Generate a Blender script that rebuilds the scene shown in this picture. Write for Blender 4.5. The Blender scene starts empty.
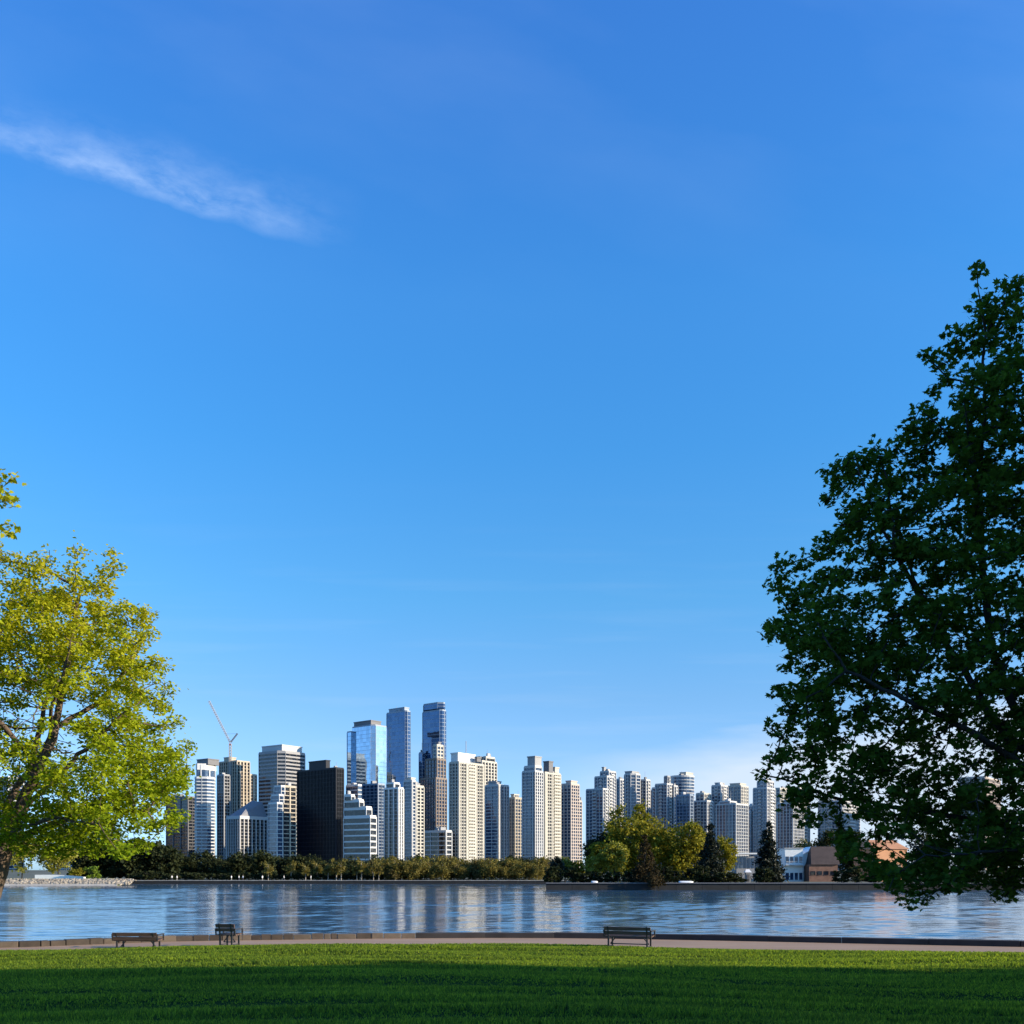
import bpy, bmesh, math, random
import numpy as np
from math import radians as R, sin, cos, tan, pi, sqrt

SC = bpy.context.scene
COL = SC.collection
F = 1024.0          # focal length in pixels
HY = 871.0          # image row of the horizon
CZ = 4.4            # eye height above the water
SUN_AZ, SUN_EL = 104.0, 16.0
rng = np.random.default_rng(7)
random.seed(7)

def P(px, py, Y):
    return ((px - 512.0) / F * Y, Y, CZ + (HY - py) / F * Y)
def PX(px, Y): return (px - 512.0) / F * Y
def PZ(py, Y): return CZ + (HY - py) / F * Y

# ------------------------------------------------------------------ materials
MATS = {}
def newmat(name):
    m = bpy.data.materials.new(name); m.use_nodes = True
    nt = m.node_tree; b = nt.nodes['Principled BSDF']
    MATS[name] = m
    return m, nt, b
def N(nt, t, **kw):
    n = nt.nodes.new(t)
    for k, v in kw.items(): setattr(n, k, v)
    return n
def L(nt, a, b): nt.links.new(a, b)
def math_node(nt, op, a, b=None, clamp=False):
    n = N(nt, 'ShaderNodeMath', operation=op); n.use_clamp = clamp
    for i, v in enumerate((a, b)):
        if v is None: continue
        if isinstance(v, (int, float)): n.inputs[i].default_value = v
        else: L(nt, v, n.inputs[i])
    return n.outputs[0]
def noise(nt, vec, scale, detail=4, rough=.55):
    n = N(nt, 'ShaderNodeTexNoise'); n.inputs['Scale'].default_value = scale
    n.inputs['Detail'].default_value = detail; n.inputs['Roughness'].default_value = rough
    if vec is not None: L(nt, vec, n.inputs['Vector'])
    return n
def ramp(nt, fac, stops):
    n = N(nt, 'ShaderNodeValToRGB'); e = n.color_ramp.elements
    while len(e) < len(stops): e.new(.5)
    for i, (p, c) in enumerate(stops):
        e[i].position = p; e[i].color = (*c, 1) if len(c) == 3 else c
    L(nt, fac, n.inputs['Fac']); return n.outputs['Color']
def pos(nt): return N(nt, 'ShaderNodeNewGeometry').outputs['Position']
def scalev(nt, v, s):
    n = N(nt, 'ShaderNodeVectorMath', operation='MULTIPLY'); L(nt, v, n.inputs[0]); n.inputs[1].default_value = s
    return n.outputs[0]

def simple(name, col, rough=.7, var=.12, scale=.15, metal=0, bump=0):
    m, nt, b = newmat(name)
    nz = noise(nt, pos(nt), scale, 6)
    lo = tuple(c * (1 - var * 1.6) for c in col); hi = tuple(min(1, c * (1 + var * 1.6)) for c in col)
    L(nt, ramp(nt, nz.outputs[0], [(.25, lo), (.75, hi)]), b.inputs['Base Color'])
    b.inputs['Roughness'].default_value = rough; b.inputs['Metallic'].default_value = metal
    if bump:
        bp = N(nt, 'ShaderNodeBump'); bp.inputs['Strength'].default_value = bump
        n2 = noise(nt, pos(nt), scale * 12, 6); L(nt, n2.outputs[0], bp.inputs['Height']); L(nt, bp.outputs[0], b.inputs['Normal'])
    return m

simple('cream', (.44, .415, .36), .75, .06, .05)
simple('white', (.60, .595, .58), .6, .05, .05)
simple('beige', (.42, .365, .285), .8, .08, .05)
simple('pink', (.46, .385, .335), .8, .06, .05)
simple('grey', (.29, .29, .295), .75, .08, .05)
simple('lightgrey', (.45, .448, .444), .7, .06, .05)
simple('darkgrey', (.12, .12, .13), .6, .1, .05)
simple('brown', (.19, .15, .125), .75, .1, .05)
simple('roofgrey', (.16, .165, .19), .6, .1, .1)
simple('bluegrey', (.22, .27, .34), .5, .06, .05)
simple('blackclad', (.006, .009, .019), .35, .1, .05)
simple('terracotta', (.42, .20, .10), .8, .1, .3, 0, .2)
simple('brick', (.19, .10, .07), .85, .2, .8, 0, .3)
simple('shingle', (.055, .038, .034), .85, .2, .8, 0, .3)
simple('cranepaint', (.42, .41, .40), .5, .05, 1)
simple('cranered', (.5, .04, .04), .5, .05, 1)
simple('steel', (.06, .06, .062), .45, .15, 6, .6)
simple('concrete', (.30, .285, .26), .85, .18, .8, 0, .3)
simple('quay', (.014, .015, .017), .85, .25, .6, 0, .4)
simple('kerbshade', (.035, .030, .030), .8, .25, 1.5, 0, .3)  # right kerb stretch: shade of the face turned from the sun put into the colour
simple('palesand', (.46, .40, .30), .9, .15, .3, 0, .3)
simple('rock', (.34, .29, .22), .9, .35, .5, 0, .5)
simple('boatwhite', (.78, .78, .76), .4, .04, 1)

def glass(name, dark, blind, refl, metal, rough=.06, cell=(1.7, 1.7, 1.0), tilt=.012):
    """office glass seen from far: every pane has its own tone and a slightly different tilt"""
    m, nt, b = newmat(name)
    v = scalev(nt, pos(nt), (1 / cell[0], 1 / cell[1], 1 / cell[2]))
    fl = N(nt, 'ShaderNodeVectorMath', operation='FLOOR'); L(nt, v, fl.inputs[0])
    wn = N(nt, 'ShaderNodeTexWhiteNoise', noise_dimensions='3D'); L(nt, fl.outputs[0], wn.inputs[0])
    c = ramp(nt, wn.outputs['Value'], [(0, dark), (.70, tuple(d * 1.35 for d in dark)), (.88, blind), (1, blind)])
    L(nt, c, b.inputs['Base Color'])
    b.inputs['Metallic'].default_value = metal; b.inputs['Roughness'].default_value = rough
    b.inputs['IOR'].default_value = 1.5 + refl
    sub = N(nt, 'ShaderNodeVectorMath', operation='SUBTRACT'); L(nt, wn.outputs['Color'], sub.inputs[0]); sub.inputs[1].default_value = (.5, .5, .5)
    sc = scalev(nt, sub.outputs[0], (tilt, tilt, tilt))
    ad = N(nt, 'ShaderNodeVectorMath', operation='ADD'); L(nt, N(nt, 'ShaderNodeNewGeometry').outputs['Normal'], ad.inputs[0]); L(nt, sc, ad.inputs[1])
    no = N(nt, 'ShaderNodeVectorMath', operation='NORMALIZE'); L(nt, ad.outputs[0], no.inputs[0]); L(nt, no.outputs[0], b.inputs['Normal'])
    return m
glass('glass', (.008, .011, .018), (.06, .06, .056), .0, 0)
glass('glassblue', (.016, .034, .075), (.07, .10, .15), .15, .10)
glass('glassmirror', (.27, .37, .48), (.32, .42, .53), .3, .85, .03, (3, 3, 3.4), .008)
glass('glassnavy', (.045, .085, .16), (.07, .12, .20), .4, .75, .04, (3, 3, 3.4), .008)
glass('glassblack', (.006, .007, .010), (.010, .012, .016), .0, 0, .22)

MATS['glassblack'].node_tree.nodes['Principled BSDF'].inputs['Specular IOR Level'].default_value = .12
MATS['blackclad'].node_tree.nodes['Principled BSDF'].inputs['Specular IOR Level'].default_value = .15
def foliage(name, cols, transl=.35, rough=.55, spec=.3, zr=None, streak=None):
    m, nt, b = newmat(name)
    g = N(nt, 'ShaderNodeNewGeometry')
    nz = noise(nt, scalev(nt, g.outputs['Position'], streak) if streak else g.outputs['Position'], .8 if streak else .55, 3)
    mx = math_node(nt, 'ADD', math_node(nt, 'MULTIPLY', g.outputs['Random Per Island'], .55), math_node(nt, 'MULTIPLY', nz.outputs[0], .5))
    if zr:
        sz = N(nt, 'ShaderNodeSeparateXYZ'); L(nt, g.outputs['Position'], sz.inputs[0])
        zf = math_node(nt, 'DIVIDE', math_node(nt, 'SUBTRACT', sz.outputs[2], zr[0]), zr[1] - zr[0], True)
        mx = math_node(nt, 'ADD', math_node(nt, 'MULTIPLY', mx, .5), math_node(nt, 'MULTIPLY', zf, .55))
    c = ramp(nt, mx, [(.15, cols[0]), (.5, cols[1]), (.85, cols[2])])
    L(nt, c, b.inputs['Base Color']); b.inputs['Roughness'].default_value = rough
    b.inputs['Specular IOR Level'].default_value = spec
    tr = N(nt, 'ShaderNodeBsdfTranslucent')
    mul = N(nt, 'ShaderNodeMix', data_type='RGBA', blend_type='MULTIPLY'); mul.inputs['Factor'].default_value = 1
    L(nt, c, mul.inputs[6]); mul.inputs[7].default_value = (1.15, 1.1, .55, 1)
    L(nt, mul.outputs[2], tr.inputs[0])
    ms = N(nt, 'ShaderNodeMixShader'); ms.inputs[0].default_value = transl
    L(nt, b.outputs[0], ms.inputs[1]); L(nt, tr.outputs[0], ms.inputs[2])
    L(nt, ms.outputs[0], nt.nodes['Material Output'].inputs['Surface'])
    return m
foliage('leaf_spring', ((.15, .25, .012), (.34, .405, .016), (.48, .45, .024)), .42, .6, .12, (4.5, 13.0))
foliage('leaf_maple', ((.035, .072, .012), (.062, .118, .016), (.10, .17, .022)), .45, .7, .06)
foliage('leaf_forest', ((.02, .04, .015), (.03, .06, .02), (.04, .08, .025)), .1)
foliage('leaf_olive', ((.10, .105, .012), (.20, .19, .02), (.31, .27, .03)), .35, .7, .1)
foliage('leaf_bright', ((.15, .16, .02), (.24, .24, .03), (.34, .31, .045)), .35)
foliage('leaf_gold', ((.10, .085, .026), (.175, .15, .042), (.26, .22, .06)), .35, .7, .1)
foliage('leaf_tan', ((.10, .085, .035), (.17, .14, .055), (.25, .20, .08)), .3, .8, .05)
foliage('leaf_dark', ((.014, .020, .010), (.026, .034, .014), (.05, .060, .022)), .15, .7, .08)  # dark green; for the far quay tree row it carries painted building shade
foliage('leaf_conifer', ((.009, .014, .010), (.014, .021, .013), (.022, .030, .015)), .1)
foliage('leaf_brown', ((.016, .014, .009), (.034, .027, .014), (.085, .062, .03)), .15, .8, .05)
foliage('leaf_shrub', ((.10, .16, .015), (.18, .26, .025), (.26, .34, .04)), .35)
foliage('grass', ((.050, .092, .028), (.13, .205, .031), (.37, .47, .045)), .58, .7, .06, None, (.35, 1.7, 1))

def bark(name, a, b_):
    m, nt, b = newmat(name)
    v = scalev(nt, pos(nt), (1, 1, .22))
    nz = noise(nt, v, 9, 8, .65)
    L(nt, ramp(nt, nz.outputs[0], [(.3, a), (.7, b_)]), b.inputs['Base Color']); b.inputs['Roughness'].default_value = .9
    bp = N(nt, 'ShaderNodeBump'); bp.inputs['Strength'].default_value = .9; bp.inputs['Distance'].default_value = .06
    L(nt, nz.outputs[0], bp.inputs['Height']); L(nt, bp.outputs[0], b.inputs['Normal'])
bark('bark', (.035, .024, .018), (.16, .115, .08))
bark('barkdark', (.012, .011, .010), (.035, .03, .026))
bark('barkpale', (.20, .17, .14), (.42, .38, .32))

def build_ground_mats():
    # lawn soil under the blades
    m, nt, b = newmat('lawn'); p = pos(nt); b.inputs['Specular IOR Level'].default_value = 0
    a = noise(nt, scalev(nt, p, (.35, 1.2, 1)), 1.1, 6); c = noise(nt, p, 22, 4)
    mx = math_node(nt, 'ADD', math_node(nt, 'MULTIPLY', a.outputs[0], .6), math_node(nt, 'MULTIPLY', c.outputs[0], .4))
    L(nt, ramp(nt, mx, [(.3, (.022, .038, .014)), (.55, (.045, .07, .020)), (.75, (.08, .10, .028))]), b.inputs['Base Color']); b.inputs['Roughness'].default_value = .9
    bp = N(nt, 'ShaderNodeBump'); bp.inputs['Strength'].default_value = .8; bp.inputs['Distance'].default_value = .08
    L(nt, c.outputs[0], bp.inputs['Height']); L(nt, bp.outputs[0], b.inputs['Normal'])
    # path: worn pinkish asphalt
    m, nt, b = newmat('path'); p = pos(nt)
    a = noise(nt, scalev(nt, p, (.25, 1, 1)), .9, 6); c = noise(nt, p, 45, 3)
    mx = math_node(nt, 'ADD', math_node(nt, 'MULTIPLY', a.outputs[0], .65), math_node(nt, 'MULTIPLY', c.outputs[0], .35))
    L(nt, ramp(nt, mx, [(.3, (.29, .175, .10)), (.7, (.42, .265, .155))]), b.inputs['Base Color']); b.inputs['Roughness'].default_value = .85
    # far land
    m, nt, b = newmat('farland'); p = pos(nt)
    a = noise(nt, p, .05, 6)
    L(nt, ramp(nt, a.outputs[0], [(.3, (.05, .06, .03)), (.7, (.12, .12, .08))]), b.inputs['Base Color']); b.inputs['Roughness'].default_value = .95
    m, nt, b = newmat('bankgrass'); p = pos(nt)
    a = noise(nt, p, .5, 6)
    L(nt, ramp(nt, a.outputs[0], [(.3, (.14, .17, .03)), (.7, (.30, .28, .07))]), b.inputs['Base Color']); b.inputs['Roughness'].default_value = .95
    # near seawall stones: dark, each block its own tone
    m, nt, b = newmat('seastone'); g = N(nt, 'ShaderNodeNewGeometry')
    a = noise(nt, g.outputs['Position'], 3.5, 7)
    mx = math_node(nt, 'ADD', math_node(nt, 'MULTIPLY', g.outputs['Random Per Island'], .6), math_node(nt, 'MULTIPLY', a.outputs[0], .45))
    L(nt, ramp(nt, mx, [(.2, (.03, .023, .018)), (.5, (.065, .048, .036)), (.62, (.09, .07, .052)), (.9, (.15, .115, .085))]), b.inputs['Base Color']); b.inputs['Roughness'].default_value = .85
    bp = N(nt, 'ShaderNodeBump'); bp.inputs['Strength'].default_value = .6; bp.inputs['Distance'].default_value = .03
    L(nt, a.outputs[0], bp.inputs['Height']); L(nt, bp.outputs[0], b.inputs['Normal'])
    # bench timber
    m, nt, b = newmat('timber'); tc = N(nt, 'ShaderNodeTexCoord')
    a = noise(nt, scalev(nt, tc.outputs['Object'], (2, 30, 30)), 1.5, 6)
    L(nt, ramp(nt, a.outputs[0], [(.3, (.075, .044, .030)), (.7, (.17, .10, .07))]), b.inputs['Base Color']); b.inputs['Roughness'].default_value = .6
    # water
    m, nt, b = newmat('water'); p = pos(nt)
    b.inputs['Base Color'].default_value = (.03, .085, .14, 1); b.inputs['Roughness'].default_value = .11; b.inputs['IOR'].default_value = 1.5
    w1 = noise(nt, scalev(nt, p, (.45, 1, 1)), 2.6, 3, .55); w2 = noise(nt, scalev(nt, p, (.38, 1, 1)), .55, 3, .5); w3 = noise(nt, scalev(nt, p, (.3, 1, 1)), .09, 2, .5)
    calm = noise(nt, scalev(nt, p, (.12, 1, 1)), .035, 4, .6)
    cf = math_node(nt, 'MULTIPLY', math_node(nt, 'SUBTRACT', calm.outputs[0], .30), 3.2, True)
    h = math_node(nt, 'ADD', math_node(nt, 'ADD', math_node(nt, 'MULTIPLY', w1.outputs[0], .035), math_node(nt, 'MULTIPLY', w2.outputs[0], .12)), math_node(nt, 'MULTIPLY', w3.outputs[0], .30))
    h = math_node(nt, 'MULTIPLY', h, math_node(nt, 'ADD', math_node(nt, 'MULTIPLY', cf, .9), .12))
    bp = N(nt, 'ShaderNodeBump'); bp.inputs['Strength'].default_value = 1; bp.inputs['Distance'].default_value = .35
    L(nt, h, bp.inputs['Height']); L(nt, bp.outputs[0], b.inputs['Normal'])
build_ground_mats()

# ------------------------------------------------------------------ object helpers
def link_mesh(name, me, parent=None):
    o = bpy.data.objects.new(name, me); COL.objects.link(o)
    if parent is not None: o.parent = parent
    return o
def tag(o, label=None, cat=None, group=None, kind=None):
    if label: o['label'] = label
    if cat: o['category'] = cat
    if group: o['group'] = group
    if kind: o['kind'] = kind
    return o
def empty(name, loc, label, cat, group=None):
    o = bpy.data.objects.new(name, None); COL.objects.link(o); o.location = loc; o.empty_display_size = .3
    return tag(o, label, cat, group)

class MB:
    """collects faces, then links ONE mesh object"""
    def __init__(self): self.v = []; self.f = []
    def add(self, vs, fs):
        k = len(self.v); self.v += [tuple(x) for x in vs]; self.f += [tuple(i + k for i in f) for f in fs]
    def prism(self, poly, z0, z1, caps=True):
        n = len(poly); vs = [(x, y, z0) for x, y in poly] + [(x, y, z1) for x, y in poly]
        fs = [(i, (i + 1) % n, n + (i + 1) % n, n + i) for i in range(n)]
        if caps: fs += [tuple(range(n, 2 * n)), tuple(reversed(range(n)))]
        self.add(vs, fs)
    def box(self, c, d, rz=0, rx=0):
        vs = []
        for sx in (-1, 1):
            for sy in (-1, 1):
                for sz in (-1, 1):
                    x, y, z = sx * d[0] / 2, sy * d[1] / 2, sz * d[2] / 2
                    y, z = y * cos(rx) - z * sin(rx), y * sin(rx) + z * cos(rx)
                    x, y = x * cos(rz) - y * sin(rz), x * sin(rz) + y * cos(rz)
                    vs.append((c[0] + x, c[1] + y, c[2] + z))
        self.add(vs, [(0, 1, 3, 2), (4, 6, 7, 5), (0, 4, 5, 1), (2, 3, 7, 6), (0, 2, 6, 4), (1, 5, 7, 3)])
    def bar(self, a, b, w, h=None, n=4):
        a = np.array(a, float); b = np.array(b, float); d = b - a; d /= np.linalg.norm(d)
        u = np.cross(d, (0, 0, 1)); u = np.array((1., 0, 0)) if np.linalg.norm(u) < 1e-4 else u / np.linalg.norm(u)
        v = np.cross(u, d); h = h or w; vs = []
        for q in (a, b):
            for k in range(n):
                t = 2 * pi * (k + .5) / n; s = sqrt(2) if n == 4 else 1
                vs.append(q + u * cos(t) * w / 2 * s + v * sin(t) * h / 2 * s)
        fs = [(k, (k + 1) % n, n + (k + 1) % n, n + k) for k in range(n)] + [tuple(range(n)), tuple(range(2 * n - 1, n - 1, -1))]
        self.add(vs, fs)
    def mesh(self, name, mat, smooth=False):
        me = bpy.data.meshes.new(name); me.from_pydata(self.v, [], self.f); me.update()
        bm = bmesh.new(); bm.from_mesh(me); bmesh.ops.recalc_face_normals(bm, faces=bm.faces); bm.to_mesh(me); bm.free()
        me.materials.append(MATS[mat])
        if smooth: me.polygons.foreach_set('use_smooth', [True] * len(me.polygons))
        return me
    def build(self, name, mat, parent=None, smooth=False): return link_mesh(name, self.mesh(name, mat, smooth), parent)

def np_mesh(name, verts, faces_flat, counts, mat, smooth=False):
    me = bpy.data.meshes.new(name)
    me.vertices.add(len(verts)); me.vertices.foreach_set('co', verts.astype(np.float32).ravel())
    me.loops.add(len(faces_flat)); me.loops.foreach_set('vertex_index', faces_flat.astype(np.int32))
    me.polygons.add(len(counts)); st = np.concatenate([[0], np.cumsum(counts)[:-1]])
    me.polygons.foreach_set('loop_start', st.astype(np.int32)); me.polygons.foreach_set('loop_total', counts.astype(np.int32))
    me.update(calc_edges=True); me.validate()
    me.materials.append(MATS[mat])
    if smooth: me.polygons.foreach_set('use_smooth', [True] * len(me.polygons))
    return me

# ------------------------------------------------------------------ foliage geometry
LEAF_SIMPLE = (np.array([(0, -.5, 0), (.30, -.15, .05), (.26, .2, .05), (0, .55, -.05), (-.26, .2, .05), (-.30, -.15, .05)]), [tuple(range(6))])
def maple_leaf():
    ang = [-90, -40, -8, 12, 30, 52, 68, 90, 112, 128, 150, 168, 188, 220]
    rad = [.30, .36, .62, .34, .40, .66, .38, .74, .38, .66, .40, .34, .62, .36]
    v = [(r * cos(R(a)) * .8, r * sin(R(a)) * .8, -.18 * (r * cos(R(a))) ** 2 + .06 * abs(cos(R(a)))) for a, r in zip(ang, rad)]
    return np.array(v), [tuple(range(len(v)))]
LEAF_MAPLE = maple_leaf()
LEAF_CLUMP = (np.array([(-.5, -.1, .05), (-.2, -.45, -.06), (.25, -.35, .08), (.5, .05, -.05), (.2, .42, .06), (-.3, .38, -.08)]), [tuple(range(6))])

def rand_rot(n, up=0.0):
    """n random rotation matrices; up>0 biases the leaf normal towards +z"""
    nr = rng.normal(size=(n, 3)); nr /= np.linalg.norm(nr, axis=1, keepdims=True)
    nr[:, 2] = np.where(up > 0, np.abs(nr[:, 2]), nr[:, 2]); nr[:, 2] += up; nr /= np.linalg.norm(nr, axis=1, keepdims=True)
    t = rng.normal(size=(n, 3)); t -= nr * (t * nr).sum(1, keepdims=True); t /= np.linalg.norm(t, axis=1, keepdims=True)
    b = np.cross(nr, t)
    return np.stack([t, b, nr], axis=2)
def leaves_mesh(name, pts, size, mat, tmpl=LEAF_SIMPLE, up=.35, var=.35):
    n = len(pts); tv, tf = tmpl; k = len(tv)
    s = size * (1 + var * rng.uniform(-1, 1, n))
    v = np.einsum('nij,kj->nki', rand_rot(n, up), tv) * s[:, None, None] + pts[:, None, :]
    idx = np.arange(n)[:, None] * k
    flat = np.concatenate([idx + np.array(f)[None, :] for f in tf], axis=1).ravel()
    counts = np.tile([len(f) for f in tf], n)
    return np_mesh(name, v.reshape(-1, 3), flat, counts, mat)

def clump_points(blobs, n, clump=.16, per=40, shell=.55):
    """points gathered in clumps through a union of ellipsoids (cx,cy,cz,rx,ry,rz)"""
    vol = np.array([b[3] * b[4] + b[3] * b[5] + b[4] * b[5] for b in blobs]); pr = vol / vol.sum()
    m = max(6, n // per); which = rng.choice(len(blobs), m, p=pr); B = np.array(blobs)[which]
    d = rng.normal(size=(m, 3)); d /= np.linalg.norm(d, axis=1, keepdims=True)
    r = shell + (1 - shell) * rng.random(m) ** .6
    cen = B[:, :3] + d * r[:, None] * B[:, 3:6] * .93
    k = rng.integers(0, m, n); rad = B[k][:, 3:6].mean(1) * clump * rng.uniform(.6, 1.5, m)[k]
    return cen[k] + rng.normal(size=(n, 3)) * rad[:, None] * np.array([1, 1, .75])

def tube_mesh(chains, name, mat):
    V = []; Fl = []; Ct = []; base = 0
    for pts, rad in chains:
        pts = np.asarray(pts, float); n = len(pts)
        if n < 2: continue
        k = 10 if rad[0] > .15 else (7 if rad[0] > .04 else 4)
        tg = np.gradient(pts, axis=0); tg /= np.linalg.norm(tg, axis=1, keepdims=True) + 1e-9
        u = np.cross(tg, (.3, .9, .1)); bad = np.linalg.norm(u, axis=1) < .15; u[bad] = np.cross(tg[bad], (1, 0, 0)); u /= np.linalg.norm(u, axis=1, keepdims=True)
        w = np.cross(tg, u); a = np.arange(k) * 2 * pi / k
        ring = pts[:, None, :] + (u[:, None, :] * np.cos(a)[None, :, None] + w[:, None, :] * np.sin(a)[None, :, None]) * np.asarray(rad)[:, None, None]
        V.append(ring.reshape(-1, 3)); i = np.arange(n - 1)[:, None] * k; j = np.arange(k)[None, :]; j2 = (j + 1) % k
        q = np.stack([i + j, i + j2, i + k + j2, i + k + j], axis=2) + base
        Fl.append(q.reshape(-1)); Ct.append(np.full((n - 1) * k, 4)); base += n * k
    return np_mesh(name, np.concatenate(V), np.concatenate(Fl), np.concatenate(Ct), mat, True)

def grow(paths, attract, step=.35, infl=2.6, kill=.7, iters=90):
    """space colonisation from hand-placed limbs: nodes + parents"""
    nodes = []; par = []
    for (p0, pts) in paths:                      # p0: index of the path it springs from (or None)
        pts = np.array(pts, float)
        if p0 is None: prev = -1; cur = pts[0]; nodes.append(cur); par.append(-1); prev = 0
        else:
            arr = np.array(nodes); prev = int(np.argmin(((arr - pts[0]) ** 2).sum(1))); cur = nodes[prev]
        for q in pts[1:]:
            d = q - cur; m = max(1, int(np.linalg.norm(d) / step))
            for s in range(1, m + 1):
                w = rng.normal(size=3) * step * .07
                nodes.append(cur + d * s / m + w); par.append(prev); prev = len(nodes) - 1
            cur = q
    A = np.array(attract); nd = np.array(nodes)
    best = np.full(len(A), 1e9); bi = np.zeros(len(A), int)
    def upd(lo):
        arr = np.array(nodes[lo:])
        if not len(arr): return
        d = np.sqrt(((A[:, None, :] - arr[None]) ** 2).sum(2)); j = d.argmin(1); dm = d[np.arange(len(A)), j]
        w = dm < best; best[w] = dm[w]; bi[w] = j[w] + lo
    upd(0); alive = best > kill
    for it in range(iters):
        act = alive & (best < infl)
        if not act.any():
            if not alive.any(): break
            act = alive & (best < best[alive].min() + .5)
        lo = len(nodes); dirs = {}
        for i in np.nonzero(act)[0]:
            d = A[i] - nodes[bi[i]]; dirs.setdefault(bi[i], []).append(d / (np.linalg.norm(d) + 1e-9))
        for k, ds in dirs.items():
            d = np.mean(ds, 0) + rng.normal(size=3) * .12; ln = np.linalg.norm(d)
            if ln < .05: continue
            nodes.append(nodes[k] + d / ln * step); par.append(k)
        upd(lo); alive &= best > kill
    return np.array(nodes), np.array(par)

def skeleton(nodes, par, r_tip=.008, expo=2.3, r_max=.5):
    n = len(nodes); kids = [[] for _ in range(n)]
    for i in range(n):
        if par[i] >= 0: kids[par[i]].append(i)
    acc = np.zeros(n)
    for i in range(n - 1, -1, -1):
        if not kids[i]: acc[i] = r_tip ** expo
        if par[i] >= 0: acc[par[i]] += acc[i]
    rad = np.minimum(acc ** (1 / expo), r_max)
    chains = []; stack = [(0, None)]
    while stack:
        i, src = stack.pop(); pts = []; rr = []
        if src is not None: pts.append(nodes[src]); rr.append(min(rad[src], rad[i] * 1.15))
        while True:
            pts.append(nodes[i]); rr.append(rad[i])
            if not kids[i]: break
            ks = sorted(kids[i], key=lambda q: -rad[q])
            for q in ks[1:]: stack.append((q, i))
            i = ks[0]
        chains.append((pts, rr))
    return rad, chains, kids

def sample_blobs(blobs, n):
    B = np.array(blobs, float); vol = B[:, 3] * B[:, 4] * B[:, 5]
    vol = vol ** .72; k = rng.choice(len(B), n, p=vol / vol.sum()); d = rng.normal(size=(n, 3)); d /= np.linalg.norm(d, axis=1, keepdims=True)
    r = rng.random(n) ** (1 / 2.6)
    return B[k][:, :3] + d * r[:, None] * B[k][:, 3:6]

# ------------------------------------------------------------------ camera, sky, sun
cam = bpy.data.cameras.new('camera'); co = bpy.data.objects.new('camera', cam); COL.objects.link(co); SC.camera = co
co.location = (0, 0, CZ); co.rotation_euler = (R(90), 0, 0)
cam.sensor_width = 36; cam.lens = 36 * F / 1024; cam.shift_y = (HY - 512) / 1024; cam.clip_end = 20000; cam.clip_start = .1

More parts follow.
